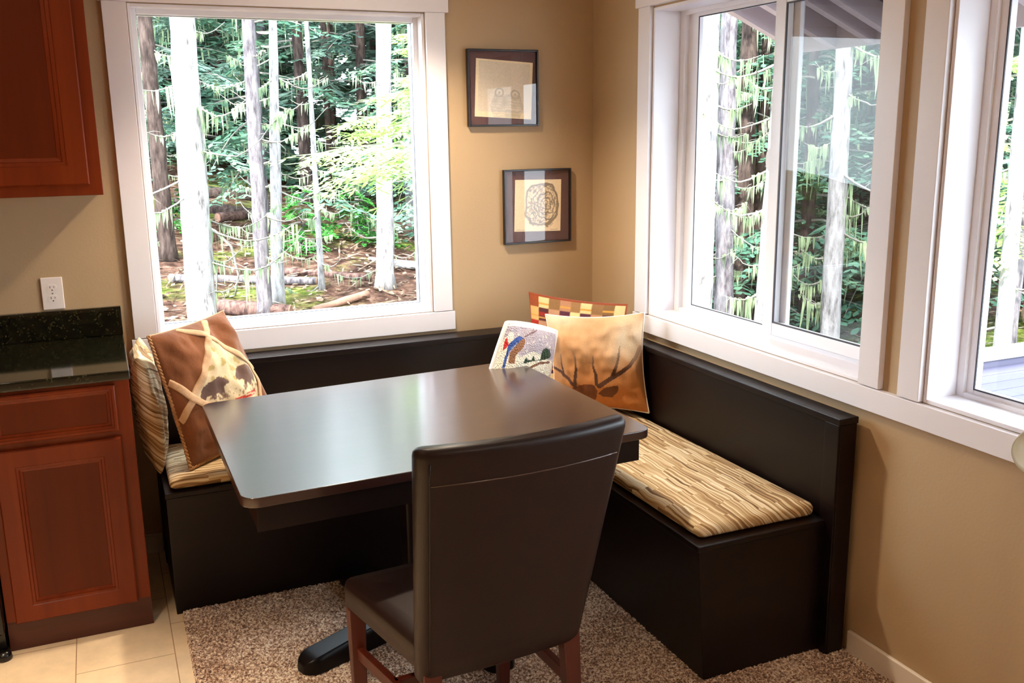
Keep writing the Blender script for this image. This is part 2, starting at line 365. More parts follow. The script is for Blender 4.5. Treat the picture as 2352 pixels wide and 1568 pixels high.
# carpet: fine displaced pile, a little above the tile, laid up to x = -1.945
def carpet():
    x0, x1, y0, y1 = -1.945, -.002, -3.9, -.002
    st = .0055
    nx = int((x1 - x0) / st); ny = int((2.75) / st)
    rng = np.random.default_rng(3)
    X, Y = np.meshgrid(np.linspace(x0, x1, nx), np.linspace(-2.75, y1, ny), indexing='ij')
    Z = .010 + rng.uniform(-.004, .005, X.shape)
    X = X + rng.uniform(-.002, .002, X.shape); Y = Y + rng.uniform(-.002, .002, X.shape)
    Z[0, :] = 0; 
    V = np.stack([X, Y, Z], -1).reshape(-1, 3)
    i = np.arange(nx - 1)[:, None] * ny + np.arange(ny - 1)[None, :]
    F = np.stack([i, i + ny, i + ny + 1, i + 1], -1).reshape(-1, 4)
    k = len(V)
    V2 = np.array([(x0, YF + .01, .010), (x1, YF + .01, .010), (x1, -2.75, .010), (x0, -2.75, .010)])
    V = np.concatenate([V, V2]); F = np.concatenate([F, [[k, k + 1, k + 2, k + 3]]])
    o = link('carpet', V, F, M['carpet'], smooth=True)
    props(o, 'speckled brown and beige carpet laid under the table and chair', 'carpet', kind='stuff')
carpet()

# baseboards
def baseprof(o): return o
struct(MB().box(-.015, 0, -6.58, -1.758, .0, .0816).build('baseboard_right', M['base'], bevel=.004))
struct(MB().box(-2.034, -1.968, -.015, 0, 0, .0816).build('baseboard_back', M['base'], bevel=.004))

# ------------------------------------------------------------------ windows
def rect_ring(mb, plane, a0, a1, b0, b1, w, d0, d1, wb_=None, wt_=None):
    # frame of bars around a rectangle; plane 'y' (a=x) or 'x' (a=y)
    wb_ = w if wb_ is None else wb_; wt_ = w if wt_ is None else wt_
    lo, hi = min(a0, a1), max(a0, a1)
    def bx(p0, p1, z0, z1):
        if plane == 'y': mb.box(p0, p1, d0, d1, z0, z1)
        else: mb.box(d0, d1, p0, p1, z0, z1)
    bx(lo, lo + w, b0, b1); bx(hi - w, hi, b0, b1); bx(lo + w, hi - w, b0, b0 + wb_); bx(lo + w, hi - w, b1 - wt_, b1)
    return mb
T = .02
w1 = struct(thing('window_1', (-1.35, 0, W1['b'])))
jl = .012
rect_ring(MB(), 'y', W1['l'] - .001, W1['r'] + .001, W1['b'] - .001, W1['t'] + .001, jl, -.004, .06).build('jamb', M['trim'], w1, bevel=.002)
rect_ring(MB(), 'y', W1['l'] + .004, W1['r'] - .004, W1['b'] + .004, W1['t'] - .004, .026, .05, .13).build('frame', M['vinyl'], w1, bevel=.003)
rect_ring(MB(), 'y', W1['l'] + .026, W1['r'] - .026, W1['b'] + .026, W1['t'] - .026, .005, .078, .09).build('gasket', M['gasket'], w1)
MB().box(W1['l'] + .024, W1['r'] - .024, .083, .087, W1['b'] + .024, W1['t'] - .024).build('pane', M['glass'], w1)
tr = struct(thing('trim_1', (-1.35, 0, W1['b'])))
MB().box(-1.9971, W1['l'] - .004, -T, 0, W1['b'], W1['t'] + .005).build('side_casing', M['trim'], tr, bevel=.002)
MB().box(W1['r'] + .004, -.6981, -T, 0, W1['b'], W1['t'] + .005).build('side_casing', M['trim'], tr, bevel=.002)
MB().box(-2.012, -.684, -T - .006, 0, W1['t'] + .005, W1['t'] + .105).build('head_casing', M['trim'], tr, bevel=.002)
MB().box(-2.008, -.688, -T - .003, 0, .8052, W1['b'] - .003).build('sill_casing', M['trim'], tr, bevel=.002)

w2 = struct(thing('window_2', (0, -1.12, W2['b'])))
rect_ring(MB(), 'x', W2['l'] + .001, W2['r'] - .001, W2['b'] - .001, W2['t'] + .001, jl, -.004, .1143).build('jamb', M['trim'], w2, bevel=.002)
rect_ring(MB(), 'x', W2['l'] - .004, W2['r'] + .004, W2['b'] + .004, W2['t'] - .004, .038, .1143, .165, .022, .022).build('frame', M['vinyl'], w2, bevel=.003)
# fixed sash (far half) and sliding sash (near half, closer to the room)
fs = rect_ring(MB(), 'x', -.545, -1.205, W2['b'] + .02, W2['t'] - .02, .07, .135, .155, .027, .02).build('fixed_sash', M['vinyl'], w2, bevel=.003)
MB().box(.144, .147, -1.16, -.60, W2['b'] + .04, W2['t'] - .03).build('pane', M['glass'], fs)
rect_ring(MB(), 'x', -.612, -1.135, W2['b'] + .045, W2['t'] - .038, .004, .1345, .137).build('gasket', M['gasket'], fs)
ss = rect_ring(MB(), 'x', -1.122, -1.70, W2['b'] + .03, W2['t'] - .025, .055, .098, .132, .045, .03).build('sliding_sash', M['vinyl'], w2, bevel=.004)
MB().box(.110, .113, -1.68, -1.16, W2['b'] + .06, W2['t'] - .04).build('pane', M['glass'], ss)
MB().box(.150, .1505, -1.69, -1.14, W2['b'] + .03, W2['t'] - .03).build('insect_screen', M['screen'], w2)
rect_ring(MB(), 'x', -1.176, -1.646, W2['b'] + .074, W2['t'] - .054, .005, .099, .104).build('gasket', M['gasket'], ss)
pl = [(-1.122, 1.50), (-1.112, 1.505), (-1.104, 1.515), (-1.101, 1.53), (-1.101, 1.55), (-1.104, 1.565), (-1.112, 1.575), (-1.122, 1.58)]
lv = [(.10, y, z) for y, z in pl] + [(.118, y, z) for y, z in pl]
link('latch', lv, [tuple(range(8)), tuple(range(15, 7, -1))] + [(i, i + 8, (i + 1) % 8 + 8, (i + 1) % 8) for i in range(8)], M['vinyl'], ss)

w3 = struct(thing('window_3', (0, -2.6, W2['b'])))
rect_ring(MB(), 'x', W3['l'] + .001, W3['r'] - .001, W2['b'] - .001, W2['t'] + .001, jl, -.004, .1072).build('jamb', M['trim'], w3, bevel=.002)
rect_ring(MB(), 'x', W3['l'] - .004, W3['r'] + .004, W2['b'] + .004, W2['t'] - .004, .03, .1072, .165, .02, .02).build('frame', M['vinyl'], w3, bevel=.003)
rect_ring(MB(), 'x', W3['l'] - .030, W3['r'] + .030, W2['b'] + .016, W2['t'] - .016, .028, .12, .15, .02, .02).build('sash', M['vinyl'], w3, bevel=.003)
rect_ring(MB(), 'x', W3['l'] - .057, W3['r'] + .057, W2['b'] + .035, W2['t'] - .035, .004, .119, .123).build('gasket', M['gasket'], w3)
MB().box(.13, .133, W3['r'] + .05, W3['l'] - .05, W2['b'] + .03, W2['t'] - .03).build('pane', M['glass'], w3)
tr = struct(thing('trim_2', (0, -1.8, W2['b'])))
for a, b_ in ((-.4153, W2['l'] + .004), (W2['r'] - .004, -1.8188), (-1.8914, W3['l'] + .004), (W3['r'] - .004, -3.39)):
    MB().box(-T, 0, b_, a, W2['b'], W2['t'] + .008).build('side_casing', M['trim'], tr, bevel=.002)
MB().box(-T - .006, 0, -3.41, -.40, W2['t'] + .008, W2['t'] + .108).build('head_casing', M['trim'], tr, bevel=.002)
MB().box(-T - .002, 0, -3.40, -.405, .8184, W2['b'] - .003).build('sill_casing', M['trim'], tr, bevel=.002)

# ------------------------------------------------------------------ cabinets on the left
def door_panel(name, parent, x0, x1, z0, z1, y, mat, pmat, t=.02, stile=.055, mould=.022, slab=False):
    # y is the front face; profile steps in towards a recessed panel
    prof = [(0, t), (0, .004), (.004, 0), (stile, 0), (stile + .003, .003), (stile + mould * .45, .004), (stile + mould * .55, .008), (stile + mould * .9, .010), (stile + mould, .013)]
    mb = MB(); rings = []
    for ins, dy in prof:
        rings.append([(x0 + ins, y + dy, z0 + ins), (x1 - ins, y + dy, z0 + ins), (x1 - ins, y + dy, z1 - ins), (x0 + ins, y + dy, z1 - ins)])
    mb.rings(rings, cap=False); mb.f.append((3, 2, 1, 0))
    d = mb.build(name, mat, parent)
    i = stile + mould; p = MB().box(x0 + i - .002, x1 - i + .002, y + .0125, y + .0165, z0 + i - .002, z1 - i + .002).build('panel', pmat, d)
    return d
bc = thing('base_cabinet', (-2.26, -.3, 0), 'cherry base cabinet with one drawer and one door under the granite counter', 'cabinet')
XR = -2.041
MB().box(-2.484, XR, -.621, -.004, .105, .880).build('body', M['cherry'], bc, bevel=.002)
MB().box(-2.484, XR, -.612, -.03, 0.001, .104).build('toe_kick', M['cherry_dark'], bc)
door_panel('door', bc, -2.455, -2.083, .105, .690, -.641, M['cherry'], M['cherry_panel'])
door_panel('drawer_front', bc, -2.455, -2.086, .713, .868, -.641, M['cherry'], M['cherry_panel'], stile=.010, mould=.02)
uc = thing('upper_cabinet', (-2.4, -.16, 1.458), 'cherry wall cabinet hanging left of the big window', 'cabinet')
MB().box(-2.86, -2.0551, -.325, -.003, 1.458, 2.30).build('body', M['cherry'], uc, bevel=.002)
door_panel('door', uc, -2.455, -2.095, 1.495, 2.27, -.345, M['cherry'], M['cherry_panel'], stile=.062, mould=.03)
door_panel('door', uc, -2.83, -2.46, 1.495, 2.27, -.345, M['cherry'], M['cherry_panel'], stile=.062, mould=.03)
ct = thing('countertop', (-2.6, -.3, .881), 'dark speckled granite countertop with low backsplash', 'countertop')
MB().box(-3.4, -2.0358, -.6415, -.002, .881, .9124).build('slab', M['granite'], ct, bevel=.004)
MB().box(-3.4, -2.0358, -.024, -.002, .913, 1.0214).build('backsplash', M['granite'], ct, bevel=.002)
dw = thing('dishwasher', (-2.79, -.3, 0), 'black dishwasher at the far left edge beside the base cabinet', 'dishwasher')
MB().box(-3.09, -2.4885, -.62, -.004, .10, .878).build('body', M['black'], dw)
MB().box(-3.09, -2.4885, -.665, -.621, .085, .876).build('door', M['black'], dw, bevel=.012, seg=3)
MB().box(-3.08, -2.492, -.63, -.56, .001, .084).build('toe_panel', M['black'], dw)
MB().lathe([(.0, 0), (.022, 0), (.025, .006), (.02, .03), (.0, .03)], (-2.50, -.655, .0)).build('foot', M['black'], dw, smooth=True)
# outlet
ol = thing('wall_outlet', (-2.262, 0, 1.087), 'white double wall outlet above the granite backsplash', 'outlet')
MB().box(-2.300, -2.226, -.007, -.0005, 1.026, 1.146).build('cover_plate', M['plate'], ol, bevel=.003, seg=3)
for zc in (1.066, 1.106):
    pts = [(-2.263 + .017 * math.cos(a), zc + max(-.0135, min(.0135, .017 * math.sin(a)))) for a in [2 * PI * k / 24 for k in range(24)]]
    V = [(x, -.0085, z) for x, z in pts] + [(x, -.006, z) for x, z in pts]
    rc = link('receptacle', V, [tuple(range(24)), tuple(range(47, 23, -1))] + [(i, i + 24, (i + 1) % 24 + 24, (i + 1) % 24) for i in range(24)], M['plate'], ol)
    sl = MB().box(-2.2705, -2.2685, -.0092, -.008, zc, zc + .008).box(-2.2575, -2.2555, -.0092, -.008, zc + .001, zc + .007)
    sl.lathe([(0, 0), (.0025, 0), (.0025, .002), (0, .002)], (-2.263, -.0092, zc - .007), (0, 1, 0), 10)
    sl.build('slots', M['gasket'], rc)
MB().lathe([(0, -.0015), (.003, -.0005), (.003, .001)], (-2.263, -.0075, 1.086), (0, 1, 0), 12).build('screw', M['metal'], ol)

# ------------------------------------------------------------------ pictures
def inpoly(P, U, V):
    ins = np.zeros(U.shape, bool); n = len(P)
    for i in range(n):
        x1, y1 = P[i]; x2, y2 = P[(i + 1) % n]
        if y1 == y2: continue
        c = ((y1 > V) != (y2 > V)) & (U < (x2 - x1) * (V - y1) / (y2 - y1) + x1)
        ins ^= c
    return ins
def nearline(P, U, V, w0, w1=None):
    w1 = w0 if w1 is None else w1; hit = np.zeros(U.shape, bool); n = len(P) - 1
    for i in range(n):
        (x1, y1), (x2, y2) = P[i], P[i + 1]; dx, dy = x2 - x1, y2 - y1; l2 = dx * dx + dy * dy + 1e-12
        t = np.clip(((U - x1) * dx + (V - y1) * dy) / l2, 0, 1)
        d = np.hypot(U - x1 - t * dx, V - y1 - t * dy); w = w0 + (w1 - w0) * (i + t) / n
        hit |= d < w
    return hit
def npnoise(U, V, s, z=0):
    out = np.empty(U.shape); f = out.ravel(); u = U.ravel(); v = V.ravel()
    for i in range(len(f)): f[i] = noise.noise((u[i] * s, v[i] * s, z))
    return out
def art_sheet(parent, quad, colfn, n=170):
    g = np.linspace(0, 1, n); U, V = np.meshgrid(g, g, indexing='ij')
    bl, brr, trr, tl = [np.array(q) for q in quad]
    P = ((1 - U) * (1 - V))[..., None] * bl + (U * (1 - V))[..., None] * brr + (U * V)[..., None] * trr + ((1 - U) * V)[..., None] * tl
    i = np.arange(n - 1)[:, None] * n + np.arange(n - 1)[None, :]
    F = np.stack([i, i + n, i + n + 1, i + 1], -1).reshape(-1, 4)
    cols = colfn(U, V).reshape(-1, 3)
    return link('print', P.reshape(-1, 3), F, M['paper'], parent, cols=cols)
def art_faint(U, V):
    c = np.array(lin((248, 228, 190))) * np.ones(U.shape + (1,))
    nz = npnoise(U, V, 9); ink = np.zeros(U.shape)
    inner = (U > .05) & (U < .95) & (V > .10) & (V < .97); c[inner] = lin((232, 216, 192))
    for cx, cy in ((.42, .44), (.70, .42)):
        d = np.hypot(U - cx, V - cy); ink = np.maximum(ink, .35 * (np.abs(d - .07 - .01 * nz) < .014)); ink = np.maximum(ink, .3 * (d < .022))
    body = (V < .42) & (np.abs(U - .56) < .3 - .35 * np.abs(V - .2)); ink = np.maximum(ink, body * (.14 + .3 * np.clip(nz, -.3, .6)))
    ink = np.maximum(ink, .25 * ((np.sin(V * 120 + 6 * nz) > .5) & body))
    ink = np.clip(ink, 0, 1)[..., None]
    return c * (1 - ink) + np.array(lin((104, 98, 78))) * ink
def art_sketch(U, V):
    c = np.array(lin((250, 228, 192))) * np.ones(U.shape + (1,))
    nz = npnoise(U, V, 7); n2 = npnoise(U, V, 26, 4.0)
    X = (U - .58) / .37; Y = (V - .52) / .42
    blob = (np.abs(X) ** 2.6 + np.abs(np.where(Y > 0, Y, Y * .95)) ** 2.6) < 1 + .25 * nz
    ink = np.zeros(U.shape)
    ink = np.maximum(ink, blob * np.clip(.28 + .8 * n2 + .3 * nz, 0, .8))
    rr = np.hypot(X - .25, Y - .05); ink = np.maximum(ink, blob * .75 * (np.abs((rr * 5 + .6 * nz) % 1 - .5) < .12) * (rr < .9))
    rr2 = np.hypot(X + .55, Y + .5); ink = np.maximum(ink, blob * .6 * (np.abs((rr2 * 6 + nz) % 1 - .5) < .12) * (rr2 < .6))
    ink = np.maximum(ink, blob * .7 * (np.abs(np.abs(X) ** 2.6 + np.abs(Y) ** 2.6 - .85 - .25 * nz) < .12))
    ink = np.maximum(ink, .35 * (nearline([(.05, .03), (.22, .025)], U, V, .008) | nearline([(.78, .03), (.93, .03)], U, V, .008)))
    ink = np.clip(ink, 0, 1)[..., None]
    return c * (1 - ink) + np.array(lin((74, 58, 48))) * ink
def picture(x0, x1, z0, z1, quad, art, label):
    t = thing('picture_frame', ((x0 + x1) / 2, 0, z0), label, 'picture', 'framed prints between the windows')
    rect_ring(MB(), 'y', x0, x1, z0, z1, .008, -.022, -.001).build('frame', M['frame_black'], t, bevel=.0015)
    MB().box(x0 + .007, x1 - .007, -.010, -.003, z0 + .007, z1 - .007).build('mat_board', M['mat_brown'], t)
    art_sheet(t, [(x, -.0108, z) for x, z in quad], art)
    MB().box(x0 + .0075, x1 - .0075, -.0165, -.0145, z0 + .0075, z1 - .0075).build('glass', M['glass2'], t)
picture(-.6048, -.2777, 1.6695, 1.9869, [(-.573, 1.712), (-.310, 1.697), (-.300, 1.934), (-.562, 1.950)], art_faint, 'upper framed print, pale faint drawing set askew in a dark mat')
picture(-.4473, -.1201, 1.1586, 1.4846, [(-.397, 1.214), (-.170, 1.207), (-.165, 1.436), (-.390, 1.440)], art_sketch, 'lower framed print, dense brown sketch on cream paper in dark mat')

# ------------------------------------------------------------------ corner bench
bn = thing('corner_bench', (-.6, -.6, 0), 'dark espresso L-shaped corner bench built along both walls', 'bench')
SH = .4544
def seatbox(mb, front_top, front_bot): return mb
MB().hexa([(-1.962, -.583, .0), (-.522, -.583, 0), (-.30, -.12, 0), (-1.962, -.12, 0)], [(-1.962, -.588, SH - .02), (-.556, -.588, SH - .02), (-.30, -.12, SH - .02), (-1.962, -.12, SH - .02)]).build('seat_box', M['espresso'], bn, bevel=.002)
MB().hexa([(-.5252, -1.710, 0), (-.09, -1.710, 0), (-.09, -.30, 0), (-.5252, -.30, 0)], [(-.556, -1.710, SH - .02), (-.09, -1.710, SH - .02), (-.09, -.30, SH - .02), (-.556, -.30, SH - .02)]).build('seat_box', M['espresso_y'], bn, bevel=.002)
MB().box(-1.9656, -.5632, -.5932, -.12, SH - .0195, SH).build('seat_lid', M['espresso'], bn, bevel=.003)
MB().box(-.5625, -.088, -1.7151, -.125, SH - .0195, SH).build('seat_lid', M['espresso_y'], bn, bevel=.003)
MB().box(-1.9656, -.022, -.130, -.022, 0, .771).build('back_panel', M['espresso'], bn, bevel=.003)
MB().box(-.086, -.0225, -1.7505, -.1305, 0, .771).build('back_panel', M['espresso_y'], bn, bevel=.003)
MB().box(-1.972, -.0225, -.142, -.0225, .7715, .7933).build('top_ledge', M['espresso'], bn, bevel=.003)
MB().box(-.0965, -.0225, -1.7559, -.1425, .7715, .7933).build('top_ledge', M['espresso_y'], bn, bevel=.003)
MB().box(-.094, -.0862, -1.7500, -1.690, .0, .771).build('end_stile', M['espresso_y'], bn, bevel=.002)

# ------------------------------------------------------------------ seat cushions
def cushion(name, x0, x1, y0, y1, z0, z1, mat, label, r=.024, dome=.014):
    nx, ny = 40, 40; g = np.linspace(-1, 1, nx)
    def ring(ins, z):
        poly = rounded([(x0 + ins, y0 + ins), (x1 - ins, y0 + ins), (x1 - ins, y1 - ins), (x0 + ins, y1 - ins)], max(.006, r - ins * .6), 6)
        return [(x, y, z) for x, y in poly]
    h = z1 - z0; mb = MB()
    rings = [ring(.012, z0), ring(.002, z0 + .008), ring(0, z0 + h * .4), ring(.0, z0 + h * .62), ring(.006, z0 + h * .85), ring(.018, z1 - .003), ring(.030, z1 + .001)]
    k = 0
    for i in range(1, 9):
        rings.append(ring(.035 + (min(x1 - x0, y1 - y0) / 2 - .045) * i / 8, z1 + .001 + dome * math.sin(i / 8 * PI / 2)))
    mb.rings(rings); o = mb.build('seat_cushion', mat, smooth=True, loc=((x0 + x1) / 2, (y0 + y1) / 2, z0))
    return props(o, label, 'cushion', 'striped bench cushions')
cushion('seat_cushion', -1.945, -.54, -.574, -.146, SH + .001, .4985, M['seat_stripe_x'], 'striped cream and brown bench cushion under the window wall, mostly behind the table')
cushion('seat_cushion', -.5345, -.098, -1.678, -.150, SH + .001, .500, M['seat_stripe_y'], 'long striped cream and brown bench cushion along the right wall')

# ------------------------------------------------------------------ pillows
class Pillow:
    def __init__(s, corners, thick, conc=.05, pw=.5, wr=.006, seed=1, rnd=.0):
        s.rnd = rnd
        s.c = [Vector(q) for q in corners]                           # TL TR BR BL
        tl, tr_, br_, bl = s.c
        n = (tr_ - tl).cross(bl - tl).normalized(); s.n = -n if n.dot(Vector((-2.08, -3.89, 1.66)) - tl) < 0 else n
        s.t = thick / 2; s.conc = conc; s.pw = pw; s.wr = wr; s.seed = seed
    def pt(s, u, v, side=1, off=0):
        a, b = 2 * u - 1, 2 * v - 1
        a2 = a * (1 - s.conc * (1 - b * b)); b2 = b * (1 - s.conc * (1 - a * a))
        a2, b2 = a2 * math.sqrt(1 - s.rnd * b * b * .5 * a * a), b2 * math.sqrt(1 - s.rnd * a * a * .5 * b * b)
        uu, vv = (a2 + 1) / 2, (b2 + 1) / 2
        tl, tr_, br_, bl = s.c
        p = tl * ((1 - uu) * vv) + tr_ * (uu * vv) + br_ * (uu * (1 - vv)) + bl * ((1 - uu) * (1 - vv))
        e = max(0, (1 - a * a) * (1 - b * b)); h = s.t * e ** s.pw
        w = noise.noise((u * 4.1 + s.seed, v * 3.3, s.seed * 1.7)) * s.wr * 2 * min(1, e * 6) + noise.noise((u * 11 + s.seed, v * 9, 3.1)) * s.wr * .7 * min(1, e * 6)
        return p + s.n * (side * h + w + off * (1 if side > 0 else -1))
    def mesh(s, name, mat, label, colf=None, n=72, colb=None, group='throw pillows on the corner bench', parent=None):
        g = [.5 - .5 * math.cos(PI * i / n) for i in range(n + 1)]
        g = [.5 * x + .5 * i / n for i, x in enumerate(g)]
        U, V = np.meshgrid(np.array(g), np.array(g), indexing='ij')
        vs = []; cs = []
        idx = {}
        for side in (1, -1):
            for i in range(n + 1):
                for j in range(n + 1):
                    if side == -1 and (i in (0, n) or j in (0, n)): idx[(side, i, j)] = idx[(1, i, j)]; continue
                    idx[(side, i, j)] = len(vs); vs.append(s.pt(g[i], g[j], side)); cs.append((side, i, j))
        F = []
        for side in (1, -1):
            for i in range(n):
                for j in range(n):
                    q = [idx[(side, i, j)], idx[(side, i + 1, j)], idx[(side, i + 1, j + 1)], idx[(side, i, j + 1)]]
                    F.append(q if side == 1 else q[::-1])
        cols = None
        if colf:
            cf = colf(U, V); cb = (colb or colf)(U, V)
            cols = np.array([(cf if sd == 1 else cb)[i, j] for sd, i, j in cs])
        base = Vector((sum(q.x for q in s.c) / 4, sum(q.y for q in s.c) / 4, min(q.z for q in s.c)))
        o = link(name, vs, F, mat, None, smooth=True, cols=cols, loc=base)
        return props(o, label, 'pillow', group)
    def strip(s, parent, name, mat, uv, w, off=.0035, thick=.003):
        # ribbon lying on the front face
        pts = []
        for (u0, v0), (u1, v1) in zip(uv, uv[1:]):
            for k in range(10): pts.append((u0 + (u1 - u0) * k / 10, v0 + (v1 - v0) * k / 10))
        pts.append(uv[-1]); pts = [(min(.997, max(.003, u)), min(.997, max(.003, v))) for u, v in pts]
        ctr = [s.pt(u, v, 1, off) for u, v in pts]; V = []; F = []
        for i, p in enumerate(ctr):
            d = (ctr[min(i + 1, len(ctr) - 1)] - ctr[max(0, i - 1)]); u, v = pts[i]; e = .01
            nn = (s.pt(min(.999, u + e), v) - s.pt(max(.001, u - e), v)).cross(s.pt(u, min(.999, v + e)) - s.pt(u, max(.001, v - e))).normalized()
            if nn.dot(s.n) < 0: nn = -nn
            r = d.cross(nn).normalized()
            for q, h in ((-1, -thick), (-.9, 0), (-.45, .0012), (.45, .0012), (.9, 0), (1, -thick)): V.append(p + r * (w / 2 * q) + nn * h)
        for i in range(len(ctr) - 1):
            for j in range(5): F.append((i * 6 + j, i * 6 + j + 1, i * 6 + 7 + j, i * 6 + 6 + j))
        return link(name, V, F, mat, parent, smooth=True)
    def border(s, parent, name, mat, r, twist=False, span=None, off=0):
        pts = []; n = 60
        edges = [((1, 0), (0, 0)), ((0, 0), (0, 1)), ((0, 1), (1, 1)), ((1, 1), (1, 0))]; edges = edges[span[0]:span[1]] if span and span[1] < 4 else (edges[2:] if span else edges)
        if span and span[0] == 1: edges = [((1, 0), (0, 0)), ((0, 0), (0, 1))]
        for (a, b), (c, d) in edges:
            for k in range(n): pts.append(s.pt(a + (c - a) * k / n, b + (d - b) * k / n))
        mb = MB()
        if not twist:
            mb.tube(pts + [pts[0] if not span else s.pt(*edges[-1][1])], r, 6)
        else:
            P = pts + [pts[0] if not span else s.pt(*edges[-1][1])]; fine = []
            for a, b in zip(P, P[1:]):
                for k in range(3): fine.append(a.lerp(b, k / 3))
            fine.append(P[-1])
            for ph in (0, PI):
                q = []; ln = 0
                for i, p in enumerate(fine):
                    d = (fine[min(i + 1, len(fine) - 1)] - fine[max(i - 1, 0)]).normalized()
                    ln += (fine[i] - fine[max(0, i - 1)]).length
                    x = d.cross(s.n).normalized(); a = ln / .014 * 2 * PI * .5 + ph
                    q.append(p + x * (math.cos(a) * r * .6) + s.n * (math.sin(a) * r * .6))
                mb.tube(q, r * .72, 6)
        return mb.build(name, mat, parent, smooth=True)

# striped pillow leaning on the counter side
p = Pillow([(-2.005, -.435, .905), (-1.985, -.17, .925), (-1.955, -.175, .508), (-1.965, -.415, .468)], .105, .04, .36, .007, 4)
p.n = Vector((.97, -.24, 0)).normalized()
p.mesh('throw_pillow', M['pillow_stripe'], 'striped cream and brown throw pillow squeezed between the counter and the bear pillow')
# bear pillow
BEAR = Pillow([(-1.965, -.45, .984), (-1.685, -.22, 1.01), (-1.498, -.27, .53), (-1.871, -.527, .507)], .17, .05, .5, .012, 2, .06)
def col_bear(U, V):
    nz = npnoise(U, V, 5, 1.0)[..., None]
    c = np.array(lin((128, 78, 46))) * (1 + .22 * nz)
    panel = inpoly([(.525, .875), (.65, .775), (.86, .60), (.90, .54), (.80, .325), (.62, .18), (.40, .27), (.213, .413), (.112, .475), (.262, .625), (.375, .75)], U, V)
    c[panel] = lin((222, 200, 160))
    g = panel & (npnoise(U, V, 16, 5.0) > .22) & (V > .5); c[g] = lin((190, 166, 108))
    b1 = [(.188, .438), (.20, .49), (.213, .51), (.238, .538), (.27, .552), (.3, .562), (.33, .562), (.35, .565), (.38, .575), (.413, .575), (.44, .565), (.462, .55), (.485, .53), (.497, .513), (.48, .503), (.45, .5), (.43, .49), (.428, .45), (.45, .41), (.43, .40), (.405, .413), (.385, .44), (.363, .455), (.338, .462), (.332, .43), (.31, .418), (.293, .43), (.288, .455), (.262, .462), (.24, .445), (.225, .415), (.20, .41)]
    b2 = [(.588, .52), (.60, .545), (.625, .562), (.65, .58), (.675, .588), (.71, .60), (.75, .6), (.80, .588), (.84, .56), (.85, .50), (.82, .45), (.80, .438), (.78, .47), (.763, .45), (.745, .428), (.725, .44), (.70, .46), (.66, .42), (.625, .408), (.61, .42), (.65, .45), (.688, .488), (.65, .5), (.612, .5)]
    for b_ in (b1, b2):
        ins = inpoly(b_, U, V); c[ins] = np.array(lin((112, 86, 76))) * (1 + .35 * nz[ins])
    gr = panel & (V < .45) & (V > .385) & (npnoise(U, V, 40, 2.0) > .2); c[gr] = lin((150, 120, 96))
    for k in range(3):
        o_ = -.012 * k
        c[nearline([(.488, .372 + o_), (.78, .384 + o_)], U, V, .0042)] = lin((188, 52, 40))
    return c
o = BEAR.mesh('throw_pillow', M['suede'], 'brown suede throw pillow with two bears on a cream panel', col_bear, 140, lambda U, V: np.ones(U.shape + (1,)) * np.array(lin((128, 78, 46))))
BEAR.strip(o, 'ribbon', M['ribbon'], [(.675, .997), (.60, .935), (.538, .888), (.44, .80), (.35, .712), (.25, .61), (.162, .525), (.05, .413), (.004, .35)], .026)
BEAR.strip(o, 'ribbon', M['ribbon'], [(.312, .997), (.40, .955), (.5, .913), (.59, .85), (.663, .775), (.74, .70), (.8, .638), (.88, .585), (.975, .538)], .022, .005)
BEAR.strip(o, 'ribbon', M['ribbon'], [(.004, .638), (.06, .56), (.112, .488), (.213, .413), (.40, .28), (.62, .15)], .026, .006)
BEAR.strip(o, 'ribbon', M['ribbon'], [(.90, .575), (.87, .44), (.81, .325), (.66, .18)], .014, .007)
BEAR.border(o, 'cord_trim', M['cord'], .0058, True, (1, 3))
BEAR.border(o, 'piping', M['ribbon'], .003, False, (3, 5))
# plaid patch pillow in the corner
PL = Pillow([(-.41, -.185, .973), (-.10, -.50, .944), (-.14, -.54, .52), (-.43, -.245, .52)], .09, .05, .5, .005, 9)
def col_patch(U, V):
    rng = random.Random(5); c = np.zeros(U.shape + (3,))
    pal = [(228, 196, 140), (150, 112, 72), (186, 140, 104), (84, 42, 46), (160, 40, 26), (128, 88, 44), (236, 210, 160)]
    nu, nv = 9, 8
    I = np.minimum((U * nu).astype(int), nu - 1); J = np.minimum((V * nv).astype(int), nv - 1)
    top = {0: (150, 74, 40), 1: (228, 196, 140), 2: (140, 104, 66), 3: (176, 128, 96), 4: (150, 112, 72), 5: (228, 196, 140), 6: (140, 104, 66), 7: (128, 96, 58), 8: (228, 196, 140)}
    row2 = {0: (214, 170, 104), 1: (84, 42, 46), 2: (184, 140, 108), 3: (84, 42, 56), 4: (232, 200, 142), 5: (84, 42, 56), 6: (178, 130, 96), 7: (88, 44, 58), 8: (230, 196, 140)}
    row3 = {0: (160, 40, 26), 1: (184, 140, 108), 2: (160, 36, 24), 3: (236, 206, 150), 4: (150, 112, 72), 5: (160, 40, 26), 6: (228, 196, 140), 7: (84, 42, 46), 8: (160, 40, 26)}
    for i in range(nu):
        for j in range(nv):
            mk = (I == i) & (J == j)
            col = {7: top, 6: row2, 5: row3}.get(j, {}).get(i) or rng.choice(pal)
            c[mk] = lin(col)
            if (i + j) % 2 == 0:
                f = (V * nv) % 1; c[mk & (np.abs(f - .35) < .07)] = lin((206, 150, 70)); 
            if col[0] < 100:
                f = (V * nv) % 1; c[mk & (np.abs(f - .55) < .1)] = lin((150, 44, 34)); c[mk & (np.abs(f - .30) < .06)] = lin((206, 150, 80))
    edge = (V > .98) | (U < .015) | (U > .985); c[edge] = lin((140, 66, 36))
    return c
PL.mesh('throw_pillow', M['patch'], 'patchwork checked red and tan throw pillow in the corner behind the others', col_patch, 90)
